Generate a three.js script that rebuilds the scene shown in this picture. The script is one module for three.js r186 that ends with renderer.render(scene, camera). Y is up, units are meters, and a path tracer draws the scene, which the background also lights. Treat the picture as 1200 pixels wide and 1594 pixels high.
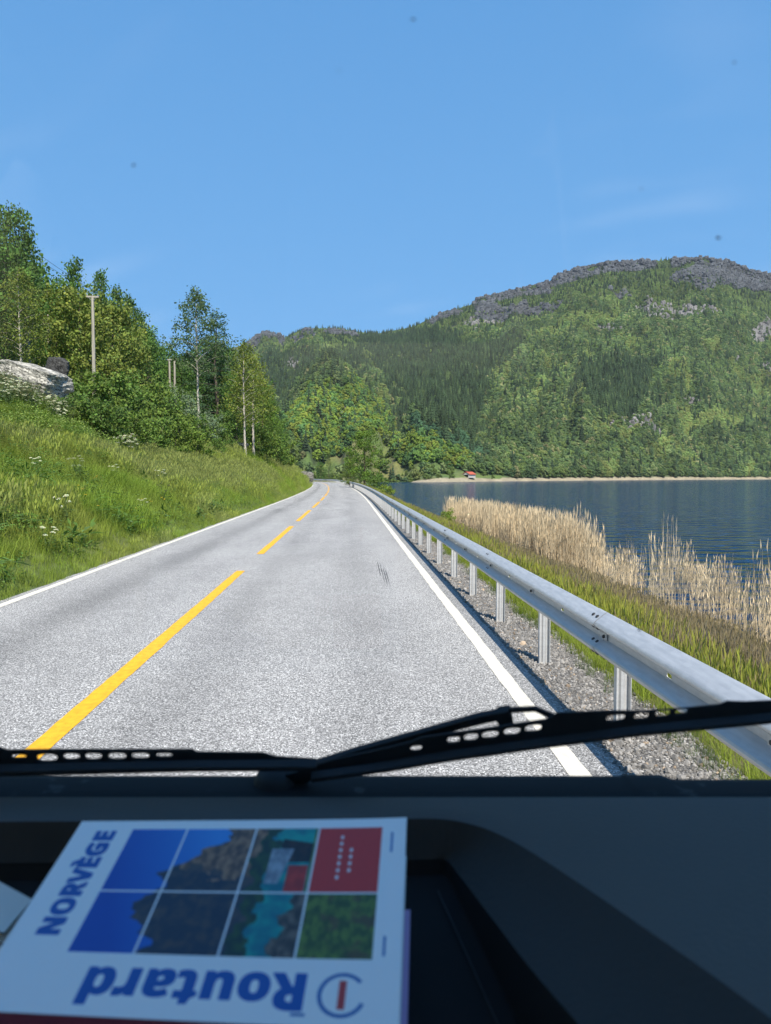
import * as THREE from 'three';
import { mergeGeometries, mergeVertices, toCreasedNormals } from 'three/addons/utils/BufferGeometryUtils.js';
import { ImprovedNoise } from 'three/addons/math/ImprovedNoise.js';
import { RoundedBoxGeometry } from 'three/addons/geometries/RoundedBoxGeometry.js';

// ---------------------------------------------------------------- camera, sky, sun, exposure
const scene = new THREE.Scene();
const V = (x, y, z) => new THREE.Vector3(x, y, z);
const F = 1180, YAW = 0.0483, PITCH = -0.0473, EYE = V(0, 1.7, 0);   // eye height over a flat road, lens in photo pixels
const camera = new THREE.PerspectiveCamera(2 * Math.atan(797 / F) * 180 / Math.PI, 771 / 1024, 0.02, 9000);
camera.position.copy(EYE);
camera.rotation.set(PITCH, -YAW, 0, 'YXZ');
camera.updateMatrixWorld(true);
camera.focus = 45;
camera.userData.fStop = 10.5;
const renderer = new THREE.WebGLRenderer({ antialias: true });
renderer.toneMapping = THREE.LinearToneMapping;
renderer.toneMappingExposure = 1.48;
renderer.shadowMap.enabled = true;

const noise = new ImprovedNoise();
const N3 = (x, y = 0, z = 0) => noise.noise(x + 71.3, y + 33.7, z + 5.1);
const fbm = (x, y, z = 0, o = 4) => { let a = 0, m = 1; for (let i = 0; i < o; i++) { a += m * N3(x, y, z + i * 7.7); x *= 2.03; y *= 2.03; m *= 0.5; } return a; };
const clamp = (x, a = 0, b = 1) => Math.max(a, Math.min(b, x));
const sstep = (a, b, x) => { const t = clamp((x - a) / (b - a)); return t * t * (3 - 2 * t); };
const lerp = (a, b, t) => a + (b - a) * t;
function rng(seed) { let a = seed >>> 0; return () => { a = (a + 0x6D2B79F5) | 0; let t = Math.imul(a ^ (a >>> 15), 1 | a); t = (t + Math.imul(t ^ (t >>> 7), 61 | t)) ^ t; return ((t ^ (t >>> 14)) >>> 0) / 4294967296; }; }
const table = (pts, x) => { if (x <= pts[0][0]) return pts[0][1]; for (let i = 1; i < pts.length; i++) if (x <= pts[i][0]) { const [a, b] = pts[i - 1], [c, d] = pts[i]; return lerp(b, d, (x - a) / (c - a)); } return pts[pts.length - 1][1]; };

{ // clear June sky with a few thin cirrus wisps
  const W = 1024, H = 512, data = new Float32Array(W * H * 4);
  for (let j = 0; j < H; j++) {
    const el = ((j + 0.5) / H - 0.5) * Math.PI, e = Math.max(0, Math.sin(el));
    for (let i = 0; i < W; i++) {
      const az = ((i + 0.5) / W - 0.5) * 2 * Math.PI, dx = Math.cos(az), dz = Math.sin(az);
      const k = Math.pow(e, 0.62);
      let r = lerp(0.172, 0.042, k), g = lerp(0.4, 0.168, k), b = lerp(0.7, 0.415, k);
      // thin cirrus streaks
      const px = dx / (e + 0.25), pz = dz / (e + 0.25);
      const st = fbm(px * 1.1 + pz * 0.5, pz * 5 - px * 2.2, 3, 4);
      const w = clamp((st - 0.12) * 1.6) * sstep(0.02, 0.2, e) * 0.16 * sstep(-0.1, 0.5, fbm(px * 0.9, pz * 0.9, 9, 2) + 0.2);
      r = lerp(r, 0.75, w); g = lerp(g, 0.8, w); b = lerp(b, 0.88, w);
      const q = (j * W + i) * 4; data[q] = r; data[q + 1] = g; data[q + 2] = b; data[q + 3] = 1;
    }
  }
  const sky = new THREE.DataTexture(data, W, H, THREE.RGBAFormat, THREE.FloatType);
  sky.mapping = THREE.EquirectangularReflectionMapping; sky.magFilter = THREE.LinearFilter; sky.needsUpdate = true;
  scene.background = sky; scene.environment = sky;
}
const sun = new THREE.DirectionalLight(new THREE.Color().setRGB(1, 0.93, 0.82), 5);
sun.name = 'sun';
sun.position.set(17, 100, 74).multiplyScalar(3);
sun.castShadow = true;
sun.shadow.camera.left = sun.shadow.camera.bottom = -250; sun.shadow.camera.right = sun.shadow.camera.top = 250; sun.shadow.camera.far = 1200;
sun.shadow.mapSize.set(4096, 4096);
scene.add(sun, sun.target);
scene.fog = new THREE.FogExp2(new THREE.Color().setRGB(0.75, 0.86, 1), 0.00005);

// ---------------------------------------------------------------- helpers
const right = V(Math.cos(YAW), 0, Math.sin(YAW)), fwd = V(Math.sin(YAW), 0, -Math.cos(YAW));
const at = (px, py, depth) => V((px - 600) / F, (797 - py) / F, -1).multiplyScalar(depth).applyMatrix4(camera.matrixWorld);
const taken = new Map();
function numbered(n) { const k = (taken.get(n) ?? -1) + 1; taken.set(n, k); return k ? n + '_' + String(k).padStart(3, '0') : n; }
function tag(o, label, category, group, kind) { if (label) o.userData.label = label; if (category) o.userData.category = category; if (group) o.userData.group = group; if (kind) o.userData.kind = kind; return o; }
function mesh(name, geo, mat, parent) { const m = new THREE.Mesh(geo, mat); m.name = parent ? name : numbered(name); (parent || scene).add(m); return m; }
function root(name, pos, label, category, group) { const g = new THREE.Group(); g.name = numbered(name); g.position.copy(pos); scene.add(g); return tag(g, label, category, group); }
function struct(name, geo, mat, label) { return tag(mesh(name, geo, mat), label, null, null, 'structure'); }
const col = (r, g, b) => new THREE.Color().setRGB(r, g, b);
const std = (r, g, b, rough = 0.9, more = {}) => new THREE.MeshStandardMaterial({ color: col(r, g, b), roughness: rough, side: THREE.DoubleSide, ...more });
class MB { // loose triangles with colours and uv
  constructor() { this.p = []; this.c = []; this.u = []; this.i = []; }
  v(x, y, z, c = [1, 1, 1], u = 0, w = 0) { this.p.push(x, y, z); this.c.push(c[0], c[1], c[2]); this.u.push(u, w); return this.p.length / 3 - 1; }
  t(a, b, c) { this.i.push(a, b, c); }
  q(a, b, c, d) { this.i.push(a, b, c, a, c, d); }
  tube(pts, rad, n = 6, c = [1, 1, 1], v0 = 0) {
    const rings = []; let L = v0;
    for (let k = 0; k < pts.length; k++) {
      const d = pts[Math.min(k + 1, pts.length - 1)].clone().sub(pts[Math.max(k - 1, 0)]).normalize();
      const a = Math.abs(d.y) > 0.9 ? V(1, 0, 0) : V(0, 1, 0), e = d.clone().cross(a).normalize(), f = d.clone().cross(e);
      if (k) L += pts[k].distanceTo(pts[k - 1]);
      const r = typeof rad === 'function' ? rad(k / (pts.length - 1)) : rad, ring = [];
      for (let j = 0; j <= n; j++) { const t = j / n * 2 * Math.PI, q = pts[k].clone().addScaledVector(e, Math.cos(t) * r).addScaledVector(f, Math.sin(t) * r); ring.push(this.v(q.x, q.y, q.z, c, j / n, L)); }
      rings.push(ring);
    }
    for (let k = 0; k + 1 < rings.length; k++) for (let j = 0; j < n; j++) this.q(rings[k][j], rings[k + 1][j], rings[k + 1][j + 1], rings[k][j + 1]);
    return this;
  }
  geo() {
    const g = new THREE.BufferGeometry();
    g.setAttribute('position', new THREE.Float32BufferAttribute(this.p, 3)); g.setAttribute('color', new THREE.Float32BufferAttribute(this.c, 3)); g.setAttribute('uv', new THREE.Float32BufferAttribute(this.u, 2));
    g.setIndex(this.i); g.computeVertexNormals(); return g;
  }
}
function sheet(us, vs, fn, colorFn) { // a grid surface; fn(u,v) -> [x,y,z,uvx,uvy]
  const m = new MB(), n = vs.length;
  for (const u of us) for (const v of vs) { const [x, y, z, a, b] = fn(u, v); m.v(x, y, z, colorFn ? colorFn(u, v, x, y, z) : [1, 1, 1], a ?? x, b ?? z); }
  for (let i = 0; i + 1 < us.length; i++) for (let j = 0; j + 1 < n; j++) m.q(i * n + j, i * n + j + 1, (i + 1) * n + j + 1, (i + 1) * n + j);
  return m.geo();
}
const range = (a, b, n) => Array.from({ length: n + 1 }, (_, i) => a + (b - a) * i / n);
const grow = (a, b, s0, k) => { const r = [a]; let s = s0; while (r[r.length - 1] < b) { r.push(r[r.length - 1] + s); s *= k; } r[r.length - 1] = b; return r; };
function dataTex(W, H, fn, srgb, repeat = true) {
  const d = new Uint8Array(W * H * 4);
  for (let j = 0; j < H; j++) for (let i = 0; i < W; i++) { const c = fn(i, j), q = (j * W + i) * 4; d[q] = clamp(c[0]) * 255; d[q + 1] = clamp(c[1]) * 255; d[q + 2] = clamp(c[2]) * 255; d[q + 3] = 255; }
  const t = new THREE.DataTexture(d, W, H); if (repeat) t.wrapS = t.wrapT = THREE.RepeatWrapping;
  t.magFilter = THREE.LinearFilter; t.minFilter = THREE.LinearMipmapLinearFilter; t.generateMipmaps = true; if (srgb) t.colorSpace = THREE.SRGBColorSpace; t.needsUpdate = true; return t;
}
const hash = (i, j, s = 0) => { let h = Math.imul(i, 374761393) + Math.imul(j, 668265263) + Math.imul(s, 2147483647); h = Math.imul(h ^ (h >>> 13), 1274126177); return ((h ^ (h >>> 16)) >>> 0) / 4294967296; };
const s2 = (l) => l <= 0.0031308 ? l * 12.92 : 1.055 * Math.pow(l, 1 / 2.4) - 0.055;   // linear to sRGB for colour maps
function cells(W, cell, fn) { // periodic chips: fn(id hash, edge 0..1, i, j)
  const n = W / cell;
  return (i, j) => {
    const ci = Math.floor(i / cell), cj = Math.floor(j / cell); let d1 = 9, d2 = 9, id = 0;
    for (let a = -1; a <= 1; a++) for (let b = -1; b <= 1; b++) {
      const x = (ci + a + n) % n, y = (cj + b + n) % n, h = hash(x, y, 1), k = hash(x, y, 2);
      const dx = ci + a + h - i / cell, dy = cj + b + k - j / cell, d = Math.sqrt(dx * dx + dy * dy);
      if (d < d1) { d2 = d1; d1 = d; id = hash(x, y, 3); } else if (d < d2) d2 = d;
    }
    return fn(id, d2 - d1, i, j);
  };
}

// ---------------------------------------------------------------- ground shape (road runs along -z, s = -z, w = metres right of the road's axis through the eye)
function off(s) { if (s < 45) return 0; if (s < 190) return -((s - 45) ** 2) / 4400; return -(145 ** 2) / 4400 - (145 / 2200) * (s - 190) - (s - 190) ** 2 / 440; }
const shoreW = (s) => table([[0, 7.6], [25, 7.4], [50, 6.2], [90, 5.4], [200, 6], [330, 9]], s);
const LAKE = -1.8;
function bankY(s, w) { // left: grassy cutting, then wooded hillside
  const t = -w - 4.72, H1 = table([[-40, 5.6], [30, 5.6], [45, 4.9], [58, 4.4], [74, 4.4], [95, 4.6], [125, 4.3], [160, 3.2], [200, 2.4], [330, 6]], s);
  const k = table([[0, 0.52], [45, 0.5], [58, 0.52], [80, 0.75], [140, 0.9], [200, 0.8]], s);
  const a = k * Math.max(0, t - 0.25), up = table([[0, 0.3], [70, 0.27], [120, 0.2], [180, 0.1], [330, 0.2]], s);
  const b = H1 + up * (t - H1 / k);
  const m = 0.8, h = clamp(0.5 + 0.5 * (b - a) / m), y = lerp(b, a, h) - m * h * (1 - h) * 0.6;
  const n = sstep(0.3, 3, t);
  return -0.04 + Math.max(0, y) + n * (0.4 * N3(s * 0.11, w * 0.16) + 0.16 * N3(s * 0.45, w * 0.5, 3)) + 0.03 * N3(s * 1.7, w * 1.9, 8) * sstep(0, 0.4, t);
}
function vergeY(s, w) { // right: gravel shoulder, grass slope, lake bed
  const sh = shoreW(s), g = -0.02 - 0.05 * sstep(1.6, 2.3, w);
  const t = (w - 2.3) / (sh - 2.3);
  const y = t < 0 ? g : t < 1 ? lerp(-0.07, LAKE + 0.06, t * 0.75 + 0.25 * sstep(0, 1, t)) : LAKE + 0.06 - 0.13 * (w - sh);
  return y + (t > 0 ? 0.1 * N3(s * 0.4, w * 0.5, 2) * sstep(0, 0.3, t) : 0) + 0.012 * N3(s * 4, w * 4, 4) * sstep(1.55, 1.9, w);
}
const ground = (s, w) => w < -4.75 ? bankY(s, w) : w > 1.56 ? vergeY(s, w) : 0;
const groundAt = (x, z) => ground(-z, x - off(-z));
const onRoad = (s, w, y = 0) => [off(s) + w, y, -s];

// ---------------------------------------------------------------- road
const asphaltTex = (() => {
  const W = 1024, mk = cells(W, 4, (id, e, i, j) => {
    const g = hash(i, j, 9) * 0.06, fine = hash(i >> 1, j >> 1, 4);
    let v = id < 0.3 ? 0.07 + id * 0.25 : id < 0.82 ? 0.19 + (id - 0.3) * 0.42 : 0.48 + (id - 0.82) * 1.2;
    v = lerp(0.1, v, sstep(0.0, 0.2, e)) * (0.75 + 0.5 * fine) + g * 0.5;
    return v;
  });
  const buf = new Float32Array(W * W); for (let j = 0; j < W; j++) for (let i = 0; i < W; i++) buf[j * W + i] = mk(i, j);
  return { map: dataTex(W, W, (i, j) => { const v = buf[j * W + i]; return [s2(v * 1.0), s2(v * 1.01), s2(v * 1.02)]; }, true), bump: dataTex(W, W, (i, j) => { const v = sstep(0.03, 0.3, buf[j * W + i]); return [v, v, v]; }) };
})();
const asphaltM = new THREE.MeshStandardMaterial({ map: asphaltTex.map, bumpMap: asphaltTex.bump, bumpScale: 0.003, roughness: 0.82, vertexColors: true });
const roadS = [...range(-30, 0, 15), ...grow(0.3, 60, 0.3, 1.008), ...grow(60.8, 330, 0.9, 1.01)];
const roadW = range(-4.76, 1.58, 64);
const track = (s, w, c, wd) => Math.exp(-(((w - c - 0.05 * N3(s * 0.05, c)) / wd) ** 2));
const road = struct('road', sheet(roadS, roadW, (s, w) => {
  const edge = w < -4.7 ? 0.06 * N3(s * 0.9, 1) - 0.03 : w > 1.5 ? 0.02 * N3(s * 1.5, 4) : 0;
  return [...onRoad(s, w + edge, w < -4.7 || w > 1.55 ? -0.02 : 0.0), (off(s) + w) / 2.1, s / 2.1];
}, (s, w) => {
  const n = 1 + 0.14 * fbm(s * 0.25, w * 1.1, 2, 3) + 0.1 * N3(s * 2.1, w * 2.3, 5);
  const tr = 0.34 * track(s, w, -3.45, 0.34) * (0.8 + 0.5 * N3(s * 0.3, 3)) + 0.17 * track(s, w, 0.1, 0.36) * (0.7 + 0.6 * N3(s * 0.15, 8)) + 0.12 * track(s, w, -1.35, 0.3);
  const sh = w > 1.36 ? 0.82 : 1;
  const v = 1.2 * n * (1 - tr) * sh; return [v * 1.03, v * 1.0, v * 0.955];
}), asphaltM, 'grey asphalt two-lane road with worn wheel tracks');
const whiteM = std(0.74, 0.7, 0.6, 0.75), yellowM = std(0.86, 0.44, 0.015, 0.7);
{ // painted wear: tiny chips in the paint come from its own texture
  const t = dataTex(256, 256, (i, j) => { const n = fbm(i * 0.06, j * 0.06, 4, 4), v = 0.95 + 0.08 * n - (hash(i, j, 3) > 0.985 ? 0.25 : 0); return [v, v, v]; }, true);
  whiteM.map = t; yellowM.map = t;
}
function stripe(s0, s1, w, wd, seed, step = 0.12) {
  const r = rng(seed), n = Math.max(4, Math.round((s1 - s0) / step)); let a = 0, b = 0;
  return sheet(range(s0, s1, n), [0, 1], (s, v) => {
    if (v === 0) { a = 0.6 * a + (r() - 0.5) * 0.008 + (r() > 0.96 ? (r() - 0.5) * 0.025 : 0); b = 0.6 * b + (r() - 0.5) * 0.008; }
    return [...onRoad(s, v ? w + wd / 2 + b : w - wd / 2 + a, 0.004), s, v * wd];
  });
}
mesh('edge_line', stripe(-20, 120, 1.31, 0.125, 11), whiteM, road);
mesh('edge_line', stripe(120, 320, 1.31, 0.125, 12, 2), whiteM, road);
mesh('edge_line', stripe(-20, 110, -4.57, 0.12, 13), whiteM, road);
mesh('edge_line', stripe(110, 320, -4.57, 0.12, 14, 2), whiteM, road);
for (let k = 0; k < 18; k++) mesh('centre_dash', stripe(4.45 + 12.15 * (k - 1), 13.65 + 12.15 * (k - 1), -1.94, 0.155, 20 + k, k < 6 ? 0.1 : 0.6), yellowM, road);
{ // short dark rubber streaks in the right lane
  const rubber = std(0.045, 0.045, 0.048, 0.8);
  const r = rng(5);
  for (let k = 0; k < 4; k++) { const s0 = 11.2 + r() * 1.5, m = new MB(), w0 = 0.53 + k * 0.035, L = 1.5 + r() * 2.5; const n = 14; for (let i = 0; i <= n; i++) { const s = s0 + L * i / n, h = 0.007 * Math.sin(Math.PI * i / n) * (0.5 + r()); for (const q of [-h, h]) { const p = onRoad(s, w0 + q + 0.012 * (s - s0), 0.003 + k * 0.0004); m.v(...p); } } for (let i = 0; i < n; i++) m.q(2 * i, 2 * i + 1, 2 * i + 3, 2 * i + 2); mesh('skid_mark', m.geo(), rubber, road); }
}

// ---------------------------------------------------------------- ground sheets
const soilTex = dataTex(512, 512, (i, j) => { const n = fbm(i * 0.05, j * 0.05, 1, 4), f = hash(i, j, 6); const v = 0.8 + 0.25 * n + 0.25 * (f - 0.5); return [v, v, v]; }, false);
const soilM = new THREE.MeshStandardMaterial({ map: soilTex, roughness: 1, vertexColors: true, side: THREE.DoubleSide });
const bankS = [...range(-40, 4, 22), ...grow(4.6, 70, 0.55, 1.003), ...grow(71, 330, 1.4, 1.01)];
const bankW = [...grow(4.7, 20, 0.3, 1.02), ...grow(21, 110, 1.2, 1.05)].map((w) => -w);
struct('bank_ground', sheet(bankS, bankW, (s, w) => { const p = onRoad(s, w, bankY(s, w)); return [...p, p[0] * 0.8, p[2] * 0.8]; }, (s, w) => {
  const n = fbm(s * 0.2, w * 0.3, 4, 3), d = sstep(-0.1, 0.5, n);
  return [lerp(0.08, 0.13, d), lerp(0.12, 0.15, d), lerp(0.025, 0.045, d)];
}), soilM, 'earth of the grassy roadside bank and wooded hillside');
const gravelTex = (() => {
  const W = 1024, mk = cells(W, 16, (id, e, i, j) => lerp(0.05, 0.13 + 0.3 * id * id + 0.05 * hash(i >> 1, j >> 1, 5), sstep(0.04, 0.3, e)));
  const buf = new Float32Array(W * W); for (let j = 0; j < W; j++) for (let i = 0; i < W; i++) buf[j * W + i] = mk(i, j);
  return { map: dataTex(W, W, (i, j) => { const v = buf[j * W + i]; return [s2(v * 1.1), s2(v * 1.04), s2(v * 0.95)]; }, true), bump: dataTex(W, W, (i, j) => { const v = sstep(0.04, 0.3, buf[j * W + i]); return [v, v, v]; }) };
})();
const gravelM = new THREE.MeshStandardMaterial({ map: gravelTex.map, bumpMap: gravelTex.bump, bumpScale: 0.012, roughness: 0.95 });
struct('gravel_shoulder', sheet([...range(-30, 2, 16), ...grow(2.2, 30, 0.15, 1.008), ...grow(30.5, 330, 0.8, 1.02)], range(1.55, 2.4, 10), (s, w) => { const p = onRoad(s, w, vergeY(s, w) + (w > 2.35 ? -0.03 : 0)); return [...p, p[0] / 1.6, p[2] / 1.6]; }), gravelM, 'crushed grey gravel shoulder under the guardrail');
struct('lakeside_verge', sheet([...range(-30, 2, 16), ...grow(2.6, 60, 0.5, 1.01), ...grow(61, 330, 1.6, 1.02)], [...range(2.3, 9, 26), ...grow(9.5, 40, 1, 1.2)], (s, w) => { const p = onRoad(s, w, vergeY(s, w)); return [...p, p[0] * 0.8, p[2] * 0.8]; }, (s, w) => {
  const mud = sstep(shoreW(s) - 2.2, shoreW(s) - 0.4, w + 0.5 * N3(s * 0.4, w));
  return [lerp(0.11, 0.06, mud), lerp(0.1, 0.05, mud), lerp(0.035, 0.035, mud)];
}), soilM, 'grassy slope from the gravel down to the reeds');

// ---------------------------------------------------------------- lake
{
  const W = 1024, T = 24, r = rng(77), waves = [];
  for (let k = 0; k < 46; k++) { const a = Math.PI * 0.5 + 0.4 + (r() - 0.5) * 1.5, f = 9 + Math.pow(r(), 1.3) * 38; const i = Math.round(Math.cos(a) * f), j = Math.round(Math.sin(a) * f), n = Math.hypot(i, j) || 1; waves.push([i, j, r() * 6.28, 1 / Math.pow(n, 0.92)]); }
  const buf = new Float32Array(W * W); let lo = 9, hi = -9;
  const tabs = waves.map(([i, j, ph]) => [Float32Array.from({ length: W }, (_, x) => x * i / W * 6.283185), Float32Array.from({ length: W }, (_, y) => y * j / W * 6.283185 + ph)]);
  for (let y = 0; y < W; y++) for (let x = 0; x < W; x++) { let h = 0; for (let k = 0; k < waves.length; k++) { const q = Math.sin(tabs[k][0][x] + tabs[k][1][y]); h += waves[k][3] * q; } buf[y * W + x] = h; if (h < lo) lo = h; if (h > hi) hi = h; }
  let rms = 0; const dx = (i, j) => buf[j * W + (i + 1) % W] - buf[j * W + (i + W - 1) % W], dy = (i, j) => buf[((j + 1) % W) * W + i] - buf[((j + W - 1) % W) * W + i];
  for (let k = 0; k < 20000; k++) { const i = (k * 7919) % W, j = (k * 104729) % W; rms += dx(i, j) ** 2 + dy(i, j) ** 2; } rms = Math.sqrt(rms / 20000);
  const nor = dataTex(W, W, (i, j) => { const k = 0.42 / rms, n = V(-dx(i, j) * k, -dy(i, j) * k, 1).normalize(); return [n.x * 0.5 + 0.5, n.y * 0.5 + 0.5, n.z * 0.5 + 0.5]; });
  const waterM = new THREE.MeshPhysicalMaterial({ specularIntensity: 0.6, color: col(0.004, 0.024, 0.065), roughness: 0.08, ior: 1.333, normalMap: nor });
  const R = 3600, g = new THREE.BufferGeometry();
  g.setAttribute('position', new THREE.Float32BufferAttribute([-R, LAKE, R, R, LAKE, R, R, LAKE, -R, -R, LAKE, -R], 3));
  g.setAttribute('uv', new THREE.Float32BufferAttribute([[-R, -R], [R, -R], [R, R], [-R, R]].flatMap(([x, y]) => [(x * 0.92 - y * 0.39) / T, (x * 0.39 + y * 0.92) / T]), 2));
  g.setIndex([0, 1, 2, 0, 2, 3]); g.computeVertexNormals();
  struct('lake_water', g, waterM, 'dark blue rippled lake');
}

// ---------------------------------------------------------------- mountain across the lake (K = bearing, D = distance ahead)
const RIDGE = [[-300, 1600, 585], [250, 1500, 575], [385, 1700, 540], [400, 1900, 530], [415, 1950, 522], [430, 1900, 527], [446, 1750, 532], [465, 1600, 523], [490, 1500, 518], [530, 1500, 518], [560, 1600, 524], [590, 1700, 525], [640, 1600, 516], [665, 1500, 505], [700, 1480, 491], [733, 1450, 481], [742, 1450, 472], [800, 1450, 459], [852, 1450, 447], [864, 1450, 437], [900, 1450, 425], [945, 1450, 417], [1000, 1450, 415], [1030, 1480, 412], [1090, 1500, 411], [1130, 1520, 417], [1160, 1550, 428], [1200, 1600, 436], [1300, 1700, 452], [1480, 1800, 500]];
const SHORE = [[-300, 330], [560, 340], [590, 400], [640, 425], [700, 452], [800, 520], [900, 600], [1000, 678], [1100, 752], [1200, 826], [1300, 900], [1480, 1000]];
const ridgeD = (K) => table(RIDGE.map((r) => [r[0], r[1]]), K), ridgeY = (K) => table(RIDGE.map((r) => [r[0], r[2]]), K), shoreD = (K) => table(SHORE, K) + 8 * N3(K * 0.03, 2);
const bump2 = (K, D, k0, d0, wk, wd) => Math.exp(-(((K - k0) / wk) ** 2) - (((D - d0) / wd) ** 2));
function mountY(K, t) {
  const rs = shoreD(K), rr = ridgeD(K), D = rs + t * (rr - rs), Hr = (741 - ridgeY(K)) / F * rr + 1.7 - LAKE;
  const cl = sstep(650, 760, K);
  let f = t < 0.95 ? (1 - 0.06 * cl) * Math.pow(Math.max(0, t) / 0.95, lerp(1.3, 1.12, cl)) * lerp(0.97, 1, cl) : lerp((1 - 0.06 * cl) * lerp(0.97, 1, cl), 1, sstep(0.955, 0.99, t + 0.004 * N3(K * 0.12, 3)));
  if (t > 1) f = 1 - 0.5 * (t - 1) - 2 * (t - 1) ** 2;
  let y = Hr * f;
  const w = sstep(0, 0.15, t) * (1 - sstep(0.8, 0.97, t));
  y += w * (26 * fbm(K * 0.011, D * 0.0035, 3, 4) + 10 * N3(K * 0.05, D * 0.004, 1));
  y += 34 * bump2(K, D, 530, 690, 85, 130) + 20 * bump2(K, D, 665, 545, 55, 60) - 26 * bump2(K, D, 612, 760, 26, 220) - 14 * bump2(K, D, 560, 460, 130, 60) * sstep(0, 0.06, t);
  y += 6 * sstep(0.3, 0.6, t) * Math.abs(N3(K * 0.03, D * 0.02, 5)) * w;
  return LAKE + (t < 0 ? t * 60 : y + 0.4 * sstep(0, 0.004, t));
}
const mPoint = (K, t) => { const rs = shoreD(K), D = rs + t * (ridgeD(K) - rs), L = (K - 600) / F * D; return V(EYE.x + fwd.x * D + right.x * L, mountY(K, t), EYE.z + fwd.z * D + right.z * L); };
// stands of forest and rock outcrops drawn on the slope as plan outlines in (bearing, height on the slope)
const slopeAt = (K, py) => { let best = 1; for (let t = 0.002; t < 1.0; t += 0.004) { const D = shoreD(K) + t * (ridgeD(K) - shoreD(K)); if (741 - F * (mountY(K, t) - 1.7) / D <= py) { best = t; break; } } return best; };
const plan = (pts) => pts.map(([x, y]) => [x, slopeAt(x, y)]);
const inside = (poly, x, y) => { let c = false; for (let i = 0, j = poly.length - 1; i < poly.length; j = i++) { const [a, b] = poly[i], [d, e] = poly[j]; if ((b > y) !== (e > y) && x < (d - a) * (y - b) / (e - b) + a) c = !c; } return c; };
const SPRUCE = [
  [[585, 560], [565, 525], [640, 520], [700, 530], [735, 545], [790, 535], [808, 520], [812, 560], [770, 580], [752, 620], [745, 690], [700, 690], [655, 672], [622, 640], [600, 600]],
  [[902, 572], [960, 556], [1008, 566], [1015, 610], [990, 650], [930, 655], [898, 640], [890, 605]],
  [[396, 572], [440, 560], [500, 552], [560, 548], [575, 575], [520, 590], [470, 596], [410, 600]],
  [[408, 612], [470, 606], [486, 620], [440, 630], [405, 632]],
].map(plan);
const TEAL = [[[620, 655], [640, 660], [690, 690], [735, 700], [760, 715], [735, 722], [690, 700], [640, 684]]].map(plan);
const BRIGHT = [[[430, 680], [470, 625], [540, 600], [580, 612], [615, 660], [625, 695], [560, 700], [480, 712]], [[603, 715], [612, 690], [660, 680], [705, 695], [735, 715], [728, 735], [690, 728], [650, 733], [610, 732]]].map(plan);
const MEADOW = [[[425, 752], [440, 712], [520, 706], [560, 690], [610, 712], [640, 732], [720, 734], [790, 742], [790, 752]], [[560, 680], [620, 700], [600, 715], [560, 705]]].map(plan);
const CLIFF = [
  [[855, 444], [900, 430], [1000, 417], [1012, 418], [990, 428], [930, 432], [890, 444], [862, 452]], [[735, 480], [742, 474], [850, 452], [856, 460], [800, 468], [745, 480]],
  [[1035, 440], [1075, 416], [1120, 417], [1160, 428], [1200, 440], [1200, 458], [1150, 452], [1100, 458], [1060, 446]], [[665, 506], [690, 492], [720, 488], [712, 496], [680, 506]],
  [[735, 505], [745, 480], [800, 478], [860, 474], [880, 474], [862, 492], [800, 494], [770, 506]], [[945, 455], [970, 452], [980, 470], [960, 474]],
  [[385, 541], [412, 521], [446, 532], [440, 540], [400, 545]], [[450, 535], [490, 519], [492, 530], [460, 538]], [[500, 520], [550, 520], [562, 526], [520, 524]],
].map(plan);
const PALE = [
  [[983, 482], [1040, 481], [1112, 486], [1125, 498], [1060, 500], [1000, 500]], [[924, 508], [960, 505], [962, 522], [945, 528], [925, 516]], [[940, 662], [980, 656], [1030, 668], [1028, 686], [980, 682], [942, 676]],
  [[1160, 520], [1200, 502], [1205, 528], [1170, 545]], [[1170, 555], [1205, 575], [1210, 592], [1180, 580]], [[1135, 548], [1158, 575], [1150, 577], [1132, 552]], [[1060, 618], [1078, 616], [1082, 630], [1104, 628], [1074, 642]], [[948, 548], [960, 550], [962, 560], [950, 560]], [[1088, 538], [1098, 545], [1090, 555]], [[800, 420], [801, 421], [802, 420]],
  [[440, 568], [470, 560], [470, 572], [445, 576]], [[720, 505], [780, 495], [770, 510], [740, 520]], [[520, 640], [545, 632], [560, 655], [535, 660]],
].map(plan);
const crest = (K, t) => t < 1.002 && t > 0.964 + 0.012 * N3(K * 0.09, 6) + 0.02 * sstep(0.1, 0.5, N3(K * 0.035, 9)) && K > 735 && (K < 1015 || K > 1038) && t > 0.9;
const hit = (list, K, t) => (list === CLIFF && crest(K, t)) || list.some((p) => inside(p, K, t));
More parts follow.
